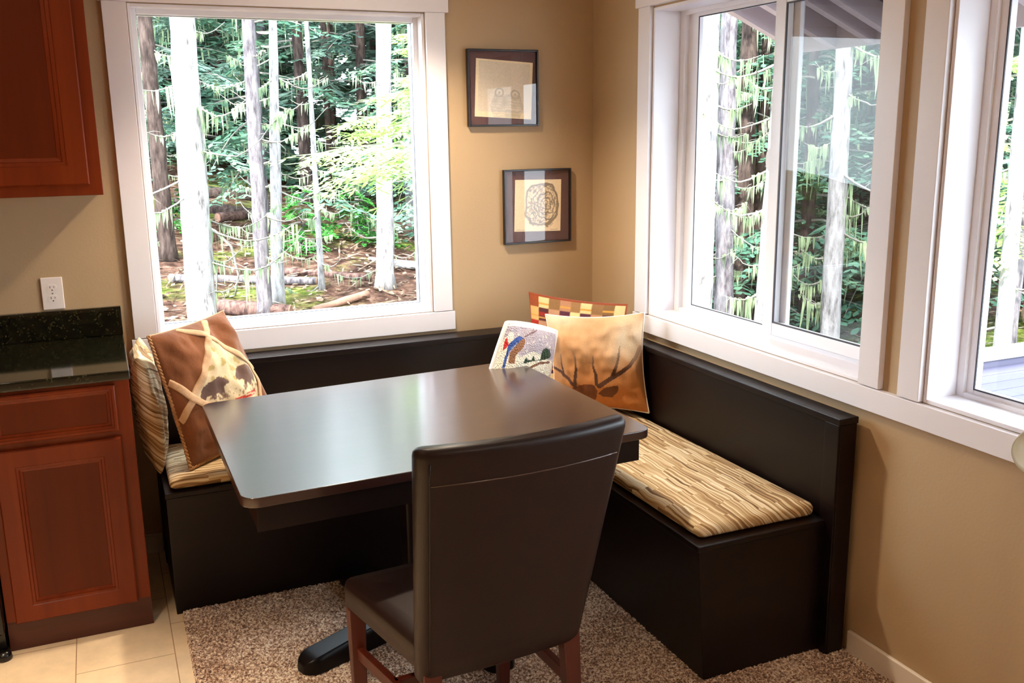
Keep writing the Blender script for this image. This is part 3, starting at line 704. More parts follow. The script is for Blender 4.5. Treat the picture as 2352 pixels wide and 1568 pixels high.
# elk pillow
EL = Pillow([(-.402, -.34, .899), (-.1, -.631, .929), (-.105, -.69, .525), (-.4, -.41, .505)], .19, .085, .58, .013, 6)
def col_elk(U, V):
    nz = npnoise(U, V, 3.2, 2.0); n2 = npnoise(U * 2.5, V * .8, 8, 4.0)
    c = np.ones(U.shape + (3,)) * np.array(lin((204, 142, 84)))
    t = np.clip((V - .2) / .5, 0, 1)[..., None]; c = np.array(lin((196, 126, 68))) * (1 - t) + np.array(lin((208, 162, 116))) * t
    d = np.exp(-(((U - .86) / .17) ** 2 + ((V - .76) / .22) ** 2))[..., None]; c = c * (1 - .75 * d) + np.array(lin((240, 222, 190))) * .75 * d
    d = np.exp(-(((U - .1) / .2) ** 2 + ((V - .98) / .09) ** 2))[..., None]; c = c * (1 - .7 * d) + np.array(lin((236, 214, 184))) * .7 * d
    d = (np.exp(-(((V - .87) / .05) ** 2)) * (U > .15) * (U < .65) * np.clip(.5 + nz, 0, 1))[..., None]; c = c * (1 - .5 * d) + np.array(lin((164, 132, 84))) * .5 * d
    c = c * (1 + .10 * nz + .05 * n2)[..., None]
    br_ = np.array(lin((92, 62, 48))); tip = np.array(lin((196, 164, 136)))
    HEAD = [(.26, .235), (.363, .275), (.45, .28), (.513, .275), (.538, .213), (.513, .125), (.42, -.01), (.24, -.01)]
    EAR = [(.535, .18), (.625, .25), (.70, .268), (.763, .275), (.75, .213), (.675, .138), (.575, .14)]
    c[inpoly(EAR, U, V)] = lin((118, 76, 50))
    ins = inpoly(HEAD, U, V); c[ins] = (np.array(lin((118, 70, 42))) * (1 + .4 * n2[ins][:, None]))
    for P_, a, b_ in (([(.30, .25), (.225, .338), (.125, .413), (.0, .45)], .022, .014), ([(.562, .262), (.675, .338), (.80, .413), (.90, .488), (.95, .562), (.985, .663)], .024, .016),
                      ([(.712, .375), (.763, .475), (.788, .575), (.80, .688)], .019, .006), ([(.538, .288), (.538, .388), (.513, .488), (.525, .60)], .021, .006),
                      ([(.30, .26), (.325, .438), (.325, .575), (.30, .663)], .021, .006), ([(.162, .375), (.15, .462), (.15, .60)], .016, .005)):
        hit = nearline(P_, U, V, a, b_)
        vv = np.clip((V[hit] - .45) / .25, 0, 1)[:, None]; c[hit] = (br_ * (1 - vv) + tip * vv) * (1 + .25 * n2[hit][:, None])
    return c
o = EL.mesh('throw_pillow', M['print'], 'tan throw pillow printed with the antlers and ear of an elk', col_elk, 150, lambda U, V: np.ones(U.shape + (1,)) * np.array(lin((236, 226, 208))))
EL.border(o, 'piping', M['piping'], .0035)
# hooked bird pillow
BD = Pillow([(-.65, -.5, .931), (-.391, -.44, .853), (-.52, -.53, .505), (-.843, -.6, .534)], .115, .03, .42, .005, 11, .28)
def col_bird(U, V):
    nz = npnoise(U, V, 20, 2.0)[..., None]
    c = np.ones(U.shape + (3,)) * np.array(lin((192, 178, 184))); c = c * (1 + .15 * nz)
    rng = random.Random(3)
    for k in range(16):
        x, y = rng.uniform(.2, .9), rng.uniform(.68, .93); c[np.hypot(U - x, V - y) < .013] = lin((236, 226, 204))
    cream = np.array(lin((248, 238, 214)))
    c[inpoly([(-.02, .2), (-.02, .74), (.03, .85), (.08, .91), (.142, .90), (.145, .835), (.28, .66), (.20, .2)], U, V)] = cream
    c[inpoly([(.1, .0), (.2, .65), (.26, .665), (.368, .70), (.492, .742), (.605, .716), (.642, .68), (.93, .65), (.93, .0)], U, V)] = cream
    c[inpoly([(.355, .625), (.393, .675), (.43, .655), (.492, .65), (.505, .68), (.518, .70), (.535, .675), (.555, .65), (.642, .663), (.642, .725), (.655, .763), (.71, .785), (.793, .775), (.855, .712), (.842, .688), (.705, .66), (.492, .635), (.38, .61)], U, V)] = lin((40, 62, 42))
    c[nearline([(.44, .545), (.53, .588), (.642, .625), (.842, .638)], U, V, .013)] = lin((128, 84, 62))
    c[inpoly([(.08, .55), (.08, .625), (.092, .712), (.092, .775), (.12, .81), (.155, .838), (.19, .862), (.23, .875), (.305, .862), (.23, .80), (.142, .738), (.118, .663), (.115, .55)], U, V)] = lin((62, 92, 160))
    c[inpoly([(.305, .862), (.33, .825), (.305, .763), (.243, .712), (.218, .675), (.23, .60), (.142, .60), (.13, .70), (.192, .775), (.243, .825)], U, V)] = lin((150, 104, 72))
    c[nearline([(.12, .70), (.20, .80)], U, V, .008)] = lin((160, 160, 186))
    c[inpoly([(.03, .80), (.035, .83), (.048, .845), (.07, .815), (.098, .778), (.07, .738), (.045, .712), (.038, .738)], U, V)] = lin((206, 46, 42))
    c[nearline([(.318, .875), (.41, .915), (.51, .957)], U, V, .007) | nearline([(.42, .918), (.45, .965)], U, V, .005)] = lin((134, 100, 100))
    ed = (U > .955) | (V > .965) | (U < .012); c[ed] = lin((246, 243, 240))
    return c
o = BD.mesh('throw_pillow', M['hooked'], 'small white hooked wool pillow with a blue and brown bird with red head', col_bird, 130, lambda U, V: np.ones(U.shape + (1,)) * np.array(lin((236, 230, 222))))
BD.border(o, 'edge_binding', M['piping'], .010)

# ------------------------------------------------------------------ table
tb = thing('dining_table', (-1.2, -1.0, 0), 'dark wood pedestal table with rounded corners pushed into the corner bench', 'table')
quad = [(-1.8168, -1.5325), (-.5756, -1.4762), (-.5916, -.459), (-1.8182, -.5609)]
MB().prism(rounded(quad, .045, 6), .722, .75).build('tabletop', M['table'], tb, bevel=.003)
ap = [(-1.778, -1.490), (-.600, -1.436), (-.628, -.505), (-1.77, -.59)]
def inset(q, d):
    cx = sum(a for a, _ in q) / 4; cy = sum(b_ for _, b_ in q) / 4
    return [(x - d * (1 if x > cx else -1), y - d * (1 if y > cy else -1)) for x, y in q]
a2 = inset(ap, .022)
for i in range(4):
    j = (i + 1) % 4
    MB().hexa([(*ap[i], .64), (*ap[j], .64), (*a2[j], .64), (*a2[i], .64)], [(*ap[i], .7215), (*ap[j], .7215), (*a2[j], .7215), (*a2[i], .7215)]).build('apron', M['espresso'], tb, bevel=.001)
mb = MB()
mb.prism(rounded([(-1.245, -1.045), (-1.155, -1.045), (-1.155, -.955), (-1.245, -.955)], .008, 3), .10, .70)
mb.build('pedestal_post', M['espresso'], tb)
MB().box(-1.55, -.85, -1.04, -.96, .685, .7215).box(-1.24, -1.16, -1.35, -.68, .680, .7215).build('top_brace', M['espresso'], tb, bevel=.003)
MB().prism(rounded([(-1.27, -1.07), (-1.13, -1.07), (-1.13, -.93), (-1.27, -.93)], .02, 4), .05, .11).build('pedestal_block', M['footblack'], tb, bevel=.004)
for ang, ln in ((R(200), .44), (R(20), .44), (R(110), .42), (R(290), .42)):
    rings = []
    for t in [i / 11 * .82 for i in range(12)] + [.86, .89, .92, .945, .965, .98, .99, .997]:
        s = .03 + ln * t
        h = .105 - .045 * t; w = .042 + .010 * t
        if t > .88:
            q = (t - .88) / .12; f = math.sqrt(max(0.0, 1 - q * q * .97)); w *= f; h *= .6 + .4 * f
        zb = .013
        c0 = Vector((-1.2 + math.cos(ang) * s, -1.0 + math.sin(ang) * s, 0)); px = Vector((-math.sin(ang), math.cos(ang), 0))
        rings.append([c0 + px * (-w) + Vector((0, 0, zb)), c0 + px * w + Vector((0, 0, zb)), c0 + px * w + Vector((0, 0, h * .75)), c0 + px * (w * .75) + Vector((0, 0, h)), c0 + px * (-w * .75) + Vector((0, 0, h)), c0 + px * (-w) + Vector((0, 0, h * .75))])
    MB().rings(rings).build('foot', M['footblack'], tb, bevel=.004)

# ------------------------------------------------------------------ chair
ch = thing('dining_chair', (-1.28, -1.72, 0), 'dark brown leather high-back dining chair seen from behind', 'chair')
TL_, TR_ = Vector((-1.514, -2.068, 1.0)), Vector((-.990, -2.042, 1.0)); BL_, BR_ = Vector((-1.484, -1.925, .365)), Vector((-1.040, -1.890, .365))
def back_ring(t, shrink=0, th=.062, inset_=0):
    a = BL_.lerp(TL_, t); b_ = BR_.lerp(TR_, t); ac = (b_ - a); w = ac.length; x = ac.normalized(); nrm = x.cross(Vector((0, 0, 1))).normalized()  # towards the camera
    out = []; n = 16; hw = w / 2 - inset_; ht = th / 2 * (1 - shrink); r = min(.022, ht)
    prof = []
    for k in range(n + 1): prof.append((-hw + r + (2 * hw - 2 * r) * k / n, ht))
    for k in range(1, 5): q = PI / 2 - PI / 2 * k / 4; prof.append((hw - r + r * math.cos(q), ht - r + r * math.sin(q)))
    for k in range(0, 4): q = -PI / 2 * k / 4; prof.append((hw - r + r * math.cos(q), -ht + r + r * math.sin(q)))
    for k in range(n + 1): prof.append((hw - r - (2 * hw - 2 * r) * k / n, -ht))
    for k in range(1, 5): q = -PI / 2 - PI / 2 * k / 4; prof.append((-hw + r + r * math.cos(q), -ht + r + r * math.sin(q)))
    for k in range(0, 4): q = PI - PI / 2 * k / 4; prof.append((-hw + r + r * math.cos(q), ht - r + r * math.sin(q)))
    m = (a + b_) / 2
    for px, py in prof:
        bow = .035 * (1 - (px / (w / 2)) ** 2) * (.25 + .75 * t)
        out.append(m + x * px + nrm * (py + bow - th / 2))
    return out
rings = [back_ring(0, .5, inset_=.008), back_ring(.004, .15, inset_=.002)] + [back_ring(t) for t in (.012, .1, .2, .3, .4, .5, .6, .7, .8, .9, .965)]
rings += [back_ring(.982, .08, inset_=.001), back_ring(.993, .25, inset_=.004), back_ring(1.0, .55, inset_=.010)]
bk = MB().rings(rings).build('backrest', M['leather'], ch, smooth=True)
# stitched seam across the back, and piped side edge
r0 = back_ring(.865)
MB().tube([Vector(q) + Vector((0, -.0005, 0)) for q in r0[0:17]], .0018, 6).build('seam', M['stitch'], bk, smooth=True)
MB().tube([Vector(back_ring(t)[0]) + Vector((0, -.001, 0)) for t in [i / 20 for i in range(1, 20)]], .0022, 6).build('side_seam', M['leather'], bk, smooth=True)
seat_q = [(-1.484, -1.905), (-1.04, -1.872), (-1.065, -1.452), (-1.572, -1.490)]
mb = MB(); rg = []
def sring(ins, z): return [(x, y, z) for x, y in rounded(inset(seat_q, ins), max(.005, .03 - ins), 4)]
rg = [sring(.006, .392), sring(0, .398), sring(0, .452), sring(.004, .463), sring(.014, .471)] + [sring(.014 + .19 * i / 6, .471 + .012 * math.sin(i / 6 * PI / 2)) for i in range(1, 7)]
mb.rings(rg).build('seat', M['leather'], ch, smooth=True)
def leg(x, y, tx, ty, w0=.046, w1=.032, zt=.395):
    h0, h1 = w0 / 2, w1 / 2
    MB().hexa([(tx - h1, ty - h1, .013), (tx + h1, ty - h1, .013), (tx + h1, ty + h1, .013), (tx - h1, ty + h1, .013)], [(x - h0, y - h0, zt), (x + h0, y - h0, zt), (x + h0, y + h0, zt), (x - h0, y + h0, zt)]).build('leg', M['redwood'], ch, bevel=.003)
leg(-1.540, -1.522, -1.540, -1.522); leg(-1.095, -1.490, -1.095, -1.490)
leg(-1.455, -1.905, -1.462, -1.965); leg(-1.068, -1.872, -1.072, -1.930)
MB().bar((-1.537, -1.54, .26), (-1.458, -1.91, .26), .02, .034).build('stretcher', M['redwood'], ch, bevel=.002)
MB().bar((-1.094, -1.51, .26), (-1.070, -1.88, .26), .02, .034).build('stretcher', M['redwood'], ch, bevel=.002)
MB().bar((-1.497, -1.73, .26), (-1.082, -1.70, .26), .02, .034).build('stretcher', M['redwood'], ch, bevel=.002)

# ------------------------------------------------------------------ floor lamp cut off by the right edge
fl = thing('floor_lamp', (-.15, -2.62, .012), 'floor lamp with round frosted glass shades cut off by the right edge', 'lamp')
MB().lathe([(0, 0), (.13, 0), (.13, .012), (.02, .022), (.02, .03), (0, .03)], (-.15, -2.62, .011)).build('base', M['metal'], fl, smooth=False)
MB().tube([(-.15, -2.62, .03), (-.15, -2.62, 1.42)], .009, 12).build('pole', M['metal'], fl, smooth=True)
for c_, r_ in (((-.312, -2.580, .98), .058), ((-.276, -2.527, 1.265), .046)):
    ax = Vector((-.72, -.60, -.12)).normalized(); c_ = Vector(c_)
    MB().tube([Vector((-.15, -2.62, c_.z - .03)), c_ - ax * .05], .005, 8).build('arm', M['metal'], fl, smooth=True)
    MB().lathe([(.0, -.05), (.012, -.05), (r_ * .6, -.035), (r_ * .93, -.012), (r_, .0), (r_ * .985, .0025), (r_ * .9, -.006), (r_ * .5, -.022), (0, -.03)], c_, ax, 40).build('shade', M['frost'], fl, smooth=True)

# ------------------------------------------------------------------ ceiling lights
def can(x, y, e, label, cone=130):
    t = thing('recessed_light', (x, y, H), label, 'ceiling light', 'recessed ceiling lights')
    MB().lathe([(.095, 0), (.095, -.006), (.075, -.010), (.07, 0)], (x, y, H - .0005), n=36).build('trim_ring', M['plate'], t, smooth=True)
    MB().lathe([(0, -.026), (.03, -.024), (.055, -.017), (.069, -.004), (.069, -.001)], (x, y, H - .0005), n=36).build('lens', M['lens'], t)
    ld = bpy.data.lights.new('recessed_lamp', 'SPOT'); ld.energy = e; ld.color = (1, .82, .61); ld.spot_size = R(cone); ld.spot_blend = .6; ld.shadow_soft_size = .06
    lo = bpy.data.objects.new('recessed_lamp', ld); C.objects.link(lo); lo.parent = t; lo.location = (0, 0, -.03)
can(-1.10, -.58, 165, 'recessed ceiling light above the corner table', 122)
can(-.735, -3.93, 66, 'recessed ceiling light behind the camera on the right')
can(-.50, -5.20, 56, 'recessed ceiling light farthest behind the camera')
can(-2.62, -2.05, 330, 'added unseen ceiling light brightening the tiled kitchen floor', 74)  # added narrow spot, only there to brighten the tile; no known fixture
can(-3.7, -3.6, 90, 'recessed ceiling light at the kitchen end of the room')

# ------------------------------------------------------------------ OUTDOORS
def smooth(a, b, x):
    t = min(1, max(0, (x - a) / (b - a))); return t * t * (3 - 2 * t)
def gz(x, y):
    k = .11 - .068 * smooth(-.5, 3.5, x)
    n_ = -.45 + (max(y, 6) - 7) * k if y < 24 else -.45 + 17 * k - (y - 24) * .03
    if y < 6: n_ -= (6 - y) * .06
    e_ = -1.0 + .035 * max(0, x - 4)
    w = smooth(-1.2, 2.2, x - .6 * y)
    return n_ * (1 - w) + e_ * w + .10 * noise.noise((x * .5, y * .5, 0)) + .05 * noise.noise((x * 1.7, y * 1.7, 3))
def ground():
    xs = np.concatenate([np.linspace(-14, 14, 141), np.linspace(15, 60, 60)]); ys = np.concatenate([np.linspace(-16, 0, 40), np.linspace(.2, 26, 130), np.linspace(27, 60, 40)])
    V = [(x, y, gz(x, y) if not (-5.4 < x < .4 and y < .3) else -.75) for x in xs for y in ys]
    n = len(ys); F = [(i * n + j, (i + 1) * n + j, (i + 1) * n + j + 1, i * n + j + 1) for i in range(len(xs) - 1) for j in range(n - 1)]
    o = link('forest_ground', V, F, M['ground'], smooth=True); struct(o)
ground()

def quads(P, D, W, out_v, out_f):
    k = len(out_v)
    out_v += [tuple(P - W * .35), tuple(P + W * .35), tuple(P + D * .55 + W), tuple(P + D), tuple(P + D * .55 - W)]
    out_f.append((k, k + 1, k + 2, k + 3, k + 4))
def spray(rng, P, D, ln, V, F, leafw, n=5, drop=.25):
    # a flat fan of narrow leaflets along a twig
    D = D.normalized(); side = D.cross(Vector((0, 0, 1)))
    if side.length < 1e-3: side = Vector((1, 0, 0))
    side.normalize()
    for i in range(n):
        t = (i + .5) / n; b_ = P + D * (ln * t) + Vector((0, 0, -drop * ln * t * t))
        for s in (-1, 1):
            d = (D * .75 + side * s * .8 + Vector((rng.uniform(-.2, .2), rng.uniform(-.2, .2), rng.uniform(-.35, .1)))).normalized() * ln * rng.uniform(.35, .6) * (1 - .4 * t)
            w = d.cross(Vector((rng.uniform(-.4, .4), rng.uniform(-.4, .4), 1))).normalized() * leafw
            quads(b_, d, w, V, F)
def beard(rng, P, ln, V, F, w=.012):
    a = rng.uniform(0, PI); W = Vector((math.cos(a), math.sin(a), 0)) * w
    k = len(V); q = Vector((rng.uniform(-.05, .05), rng.uniform(-.05, .05), 0))
    V += [tuple(P - W), tuple(P + W), tuple(P + W * .8 + Vector((0, 0, -ln * .5)) + q * ln), tuple(P - W * .6 + Vector((0, 0, -ln * .6)) + q * ln), tuple(P + Vector((0, 0, -ln)) + q * ln * 2)]
    F += [(k, k + 1, k + 2, k + 3), (k + 3, k + 2, k + 4)]
def conifer_parts(seed, Ht, h0, rad, nb, r0, leafw=.03, dens=7, lich=1.0, droop=.35):
    rng = random.Random(seed); V = []; F = []; LV = []; LF = []; tw = MB()
    for b_ in range(nb):
        z = h0 + (Ht - h0) * (b_ + rng.random()) / nb; az = rng.uniform(0, 2 * PI); f = 1 - (z - h0) / (Ht - h0) * .85
        ln = rad * f * rng.uniform(.6, 1.1); d = Vector((math.cos(az), math.sin(az), 0)); pts = []
        rise = rng.uniform(-.1, .25)
        for k in range(6):
            t = k / 5; pts.append(d * (ln * t) + Vector((0, 0, z + ln * (rise * t - droop * t * t))))
        tw.tube(pts, [.018 * f + .006, .014 * f + .005, .012, .009, .006, .004], 4, False)
        for k in range(dens):
            t = .25 + .75 * (k + rng.random()) / dens; i = min(4, int(t * 5)); p_ = pts[i].lerp(pts[i + 1], t * 5 - i)
            for s in (-1, 1):
                sd = (d * .6 + d.cross(Vector((0, 0, 1))) * s * rng.uniform(.5, 1.1) + Vector((0, 0, rng.uniform(-.5, 0)))).normalized()
                spray(rng, p_, sd, ln * rng.uniform(.22, .42) * (1.15 - .5 * t), V, F, leafw, 4)
            if rng.random() < lich * .3:
                for q in range(rng.randint(1, 4)): beard(rng, p_ + Vector((rng.uniform(-.12, .12), rng.uniform(-.12, .12), 0)), rng.uniform(.12, .5), LV, LF, .02)
        spray(rng, pts[-1], d, ln * .25, V, F, leafw, 4)
    return V, F, LV, LF, tw
def trunk_mesh(seed, pts, rad, n=10, step=.35, rough=.07):
    # pts: axis points bottom->top, rad per point; adds bark knots and wobble
    rng = random.Random(seed); P = []; Rr = []
    for (a, b_, ra, rb) in zip(pts, pts[1:], rad, rad[1:]):
        a, b_ = Vector(a), Vector(b_); m = max(1, int((b_ - a).length / step))
        for k in range(m):
            t = k / m; P.append(a.lerp(b_, t)); Rr.append(ra + (rb - ra) * t)
    P.append(Vector(pts[-1])); Rr.append(rad[-1])
    mb = MB(); mb.tube(P, Rr, n)
    V = []
    for i, v in enumerate(mb.v[:len(P) * n]):
        c = P[i // n]; q = Vector(v); h = 1 + rough * 2 * noise.noise((q.x * 6 + seed, q.y * 6, q.z * 2.2)) + rough * noise.noise((q.x * 20, q.y * 20, q.z * 9 + seed))
        V.append(tuple(c + (q - c) * h))
    mb.v = V; return mb

def limb(rng, root, base, d, ln, parent, droop=.25, curl=.5, r=.016, lich=1.0, wmul=1.0, gap=.05):
    pts = []; 
    for k in range(9):
        t = k / 8; pts.append(base + d * (ln * t) + Vector((rng.uniform(-.012, .012), rng.uniform(-.012, .012), ln * (-droop * math.sin(t * PI * .75) + curl * .35 * max(0, t - .55) * 1.6))))
    mb = MB().tube(pts, [r * (1 - .75 * k / 8) for k in range(9)], 5)
    # short side twigs
    for k in range(int(ln * 7)):
        t = rng.uniform(.2, .95); i = min(7, int(t * 8)); p_ = pts[i].lerp(pts[i + 1], t * 8 - i)
        q = p_ + Vector((rng.uniform(-.12, .12), rng.uniform(-.12, .12), rng.uniform(-.10, .06)))
        mb.tube([p_, p_.lerp(q, .5) + Vector((0, 0, .012)), q], [r * .35, r * .25, r * .15], 4)
    b_ = mb.build('branch', M['twig'], parent, smooth=True)
    if lich > 0:
        LV, LF = [], []
        for k in range(int(ln * 5 * lich) + 1):                       # clumps of strands
            t = rng.uniform(.1, 1); cl = rng.uniform(.03, .13) * wmul * (1 + 1.6 * rng.random() ** 4)
            for q in range(rng.randint(4, 12)):
                tt = min(.999, max(.02, t + rng.uniform(-.06, .06) / ln)); i = min(7, int(tt * 8)); p_ = pts[i].lerp(pts[i + 1], tt * 8 - i)
                beard(rng, p_ + Vector((rng.uniform(-.03, .03), rng.uniform(-.03, .03), .008)), cl * rng.uniform(.4, 1.2), LV, LF, .005 + .012 * rng.random())
        if len(LF) > 7: props(link('hanging_lichen', LV, LF, M['lichen'], b_), kind='stuff')
CAMP = Vector((-2.08, -3.89, 1.66))
def front_tree(x, y, top_shift, rb, rt, label, seed, bark='bark', nl=12, zlo=-.3, zhi=2.6, lich=1.0, lmax=1.1, Ht=9.0, droop=.2, up_=.0, name='tall_tree', wmul=1.0, group='mossy tree trunks close to the windows'):
    rng = random.Random(seed); z0 = gz(x, y) - .06
    t = thing(name, (x, y, z0), label, 'tree', group)
    slope = (rt - rb) / 2.9
    pts = [(x, y, z0), (x + top_shift[0] * .05, y, z0 + .25), (x + top_shift[0] * 1.0, y + top_shift[1], z0 + 3.2), (x + top_shift[0] * 2.6, y + top_shift[1] * 2, z0 + Ht)]
    trunk_mesh(seed, pts, [rb * 1.45, rb * 1.08, rt, rt * .45], 12, .16).build('trunk', M[bark], t, smooth=True)
    for k in range(nl):
        z = zlo + (zhi - zlo) * (k + rng.random()) / nl; f = (z - z0) / 3.2
        c = Vector((x + top_shift[0] * f, y + top_shift[1] * f, z))
        # mostly sideways as seen from the room, some towards and away
        v = (c - CAMP); v.z = 0; v.normalize(); s = v.cross(Vector((0, 0, 1))) * rng.choice((-1, 1)); a = rng.uniform(-.9, .9)
        d = (s * math.cos(a) + v * math.sin(a)); d.z = rng.uniform(-.15, .25) + up_; d.normalize()
        limb(rng, t, c, d, rng.uniform(.25, 1) * lmax, t, droop, rng.uniform(.2, 1.1), .009 + .006 * rng.random(), lich * rng.uniform(.4, 1.3), wmul)
    return t
front_tree(-1.285, 5.4, (.055, 0), .130, .116, 'thickest pale tree trunk, left of centre in the left window', 11, nl=13, zlo=.15, lmax=1.1, lich=1.1, wmul=1.4)
front_tree(-.42, 7.2, (.035, 0), .080, .068, 'slim pale trunk, left one of the pair in the left window', 12, nl=10, lmax=.7, zlo=.2, bark='bark2')
front_tree(-.20, 7.6, (.15, 0), .070, .050, 'slim pale trunk, right one of the pair in the left window', 13, nl=16, lmax=.7, zlo=.1)
front_tree(.484, 8.3, (0, 0), .038, .027, 'thinnest pale sapling trunk right of the pair in the left window', 14, nl=12, lmax=.6, Ht=6)
front_tree(1.25, 8.0, (.11, 0), .105, .093, 'pale trunk near the right edge of the left window, behind bright leaves', 15, nl=10, lmax=.7)
front_tree(-1.22, 10.4, (-.03, 0), .11, .10, 'dim grey trunk at the far left of the left window', 16, bark='bark3', nl=9, lmax=.9, lich=1.3)
front_tree(2.88, 18.0, (0, 0), .075, .065, 'small dark trunk against the bright gap in the left window', 17, bark='bark3', nl=6, lmax=.8, lich=.4)
front_tree(3.6, 4.33, (0, -.02), .105, .095, 'broad white trunk at the left side of the sliding window', 21, nl=16, lmax=.9, lich=1.5, wmul=1.5, zlo=-.4)
front_tree(4.8, 5.58, (0, .09), .115, .098, 'lilac grey trunk second from left in the sliding window', 22, bark='bark2', nl=12, lmax=1.1, lich=1.4, wmul=1.4)
front_tree(5.6, 6.28, (0, .06), .115, .105, 'dark brown trunk third from left in the sliding window', 23, bark='bark3', nl=10, lmax=1.2, lich=1.4, wmul=1.5)
front_tree(3.6, 3.36, (0, -.12), .072, .047, 'leaning white trunk beside the middle bar of the sliding window', 24, nl=12, lmax=.8, lich=1.6, wmul=1.5)
front_tree(4.0, 2.84, (0, .03), .086, .074, 'pale trunk seen through the right pane of the sliding window', 25, nl=15, lmax=.9, lich=1.6, wmul=1.6)
front_tree(4.9, 1.74, (0, .06), .066, .056, 'bright sunlit trunk seen through the rightmost window', 26, nl=8, lmax=.6, lich=1.2)

# prototypes for the forest behind
PROTO = []
for s, (Ht, h0, rad, nb, r0, bark, leaf) in enumerate([(11, .7, 1.9, 46, .13, 'bark2', 'needles'), (12, 1.4, 1.7, 40, .15, 'bark3', 'needles2'), (9, .4, 1.6, 42, .10, 'bark3', 'needles'), (12, .9, 2.1, 50, .14, 'bark2', 'needles2'), (10, .5, 2.0, 44, .12, 'bark3', 'needles'),
        (12, .3, 2.4, 60, .14, 'bark3', 'needles2'), (13, .2, 2.2, 64, .14, 'bark2', 'needles'),
        (13, 2.6, 2.2, 46, .13, 'bark3', 'needles2')]):
    V, F, LV, LF, tw = conifer_parts(100 + s, Ht, h0, rad, nb, r0, (.036 if s < 5 else .085) if s < 7 else .045, 6 if s < 5 else 7, 1.0)
    tm = trunk_mesh(s, [(0, 0, -.3), (0, 0, .2), (.05, .05, Ht * .5), (.1, 0, Ht)], [r0 * 1.3, r0, r0 * .6, .02], 8, .5)
    def me_of(name, v, f, mat, sm=False):
        me = bpy.data.meshes.new(name); me.from_pydata([tuple(x) for x in v], [], f); me.materials.append(mat)
        if sm: me.polygons.foreach_set('use_smooth', [True] * len(me.polygons))
        return me
    PROTO.append((me_of('trunk', tm.v, tm.f, M[bark], True), me_of('branches', tw.v, tw.f, M['twig']), me_of('foliage', V, F, M[leaf]), me_of('hanging_lichen', LV, LF, M['lichen'])))
def forest_tree(x, y, k, sc_, label, group, rng, name='conifer'):
    t = thing(name, (x, y, gz(x, y)), label, 'tree', group)
    t.rotation_euler = (rng.uniform(-.02, .02), rng.uniform(-.02, .02), rng.uniform(0, 6.28)); t.scale = (sc_, sc_, sc_ * rng.uniform(.9, 1.1))
    for nm, me in zip(('trunk', 'branches', 'foliage', 'hanging_lichen'), PROTO[k]):
        o = bpy.data.objects.new(nm, me); C.objects.link(o); o.parent = t
        if nm == 'hanging_lichen': o['kind'] = 'stuff'
rng = random.Random(42)
GL = ('dark green conifer in the forest behind the front trunks of the left window', 'conifers behind the left window')
GM = ('grey green mossy conifer in the dim forest beyond the sliding window', 'conifers beyond the sliding window')
GR = ('green conifer behind the sunlit trunk beyond the rightmost window', 'conifers beyond the rightmost window')
def place(az, dist, k=None, s=None):
    a = R(az); x = -2.08 + math.sin(a) * dist; y = -3.89 + math.cos(a) * dist
    lab, g = GL if az < 24 else (GM if az < 49.3 else GR)
    forest_tree(x, y, rng.randrange(5) if k is None else k, s or rng.uniform(.8, 1.25), lab, g, rng)
for dist, lo, hi, n_, gap in ((17, 0, 24, 7, (9.5, 16.5)), (21.5, -1, 24, 10, (10, 16.5)), (27, -2, 25, 16, (10.2, 16.2)), (34, -3, 26, 18, (10.5, 16)), (42, -3, 26, 18, (11, 16)),
                              (13.5, 32, 56, 9, None), (17, 31, 57, 12, None), (22, 30, 58, 14, None), (29, 29, 58, 18, None), (37, 28, 59, 20, None)):
    for i in range(n_):
        az = lo + (hi - lo) * (i + rng.uniform(.1, .9)) / n_
        if gap and gap[0] < az < gap[1]: continue
        place(az, dist + rng.uniform(-1.4, 1.4), k=None if dist < 25 else rng.choice((5, 6)), s=rng.uniform(.85, 1.2) * (1 + max(0, dist - 20) * .035))

for az, dd in ((11.4, 20.5), (12.9, 25.5), (14.6, 21.5), (15.6, 27)): place(az, dd, 7, 1.0)
# bright leafy tree at the right of the left window, shrubs on the slope
def leafy(name, x, y, label, Ht, h0, rad, nb, seed, leaf, leafw, dens, cat, group=None, trunk=True, r0=.05, lich=0, droop=.35):
    t = thing(name, (x, y, gz(x, y)), label, cat, group)
    V, F, LV, LF, tw = conifer_parts(seed, Ht, h0, rad, nb, r0, leafw, dens, lich, droop)
    o0 = Vector((x, y, gz(x, y)))
    sh = lambda vs: [Vector(v) + o0 for v in vs]
    if trunk: tm = trunk_mesh(seed, [(0, 0, -.2), (0, 0, Ht * .5), (.03, 0, Ht)], [r0 * 1.2, r0 * .8, .012], 8, .3); link('trunk', sh(tm.v), tm.f, M['bark2'], t, smooth=True)
    link('branches', sh(tw.v), tw.f, M['twig'], t)
    link('foliage', sh(V), F, M[leaf], t)
    if LV: props(link('hanging_lichen', sh(LV), LF, M['lichen'], t), kind='stuff')
    return t
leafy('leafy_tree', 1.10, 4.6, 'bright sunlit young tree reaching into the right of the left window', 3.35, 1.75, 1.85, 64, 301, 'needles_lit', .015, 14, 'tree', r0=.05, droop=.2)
leafy('shrub', .72, 10.6, 'fresh green shrub on the slope behind the pair of trunks', .95, .1, .8, 26, 302, 'shrub', .022, 6, 'shrub', 'shrubs on the slope', False, .02)
leafy('shrub', 1.75, 11.4, 'green drooping shrub on the slope left of the right-hand trunk', 1.05, .2, .9, 28, 303, 'shrub', .022, 6, 'shrub', 'shrubs on the slope', False, .02, droop=.6)
leafy('shrub', -.95, 12.2, 'low green shrub on the slope beside the thickest trunk', .7, .05, .6, 18, 304, 'shrub', .022, 5, 'shrub', 'shrubs on the slope', False, .02)
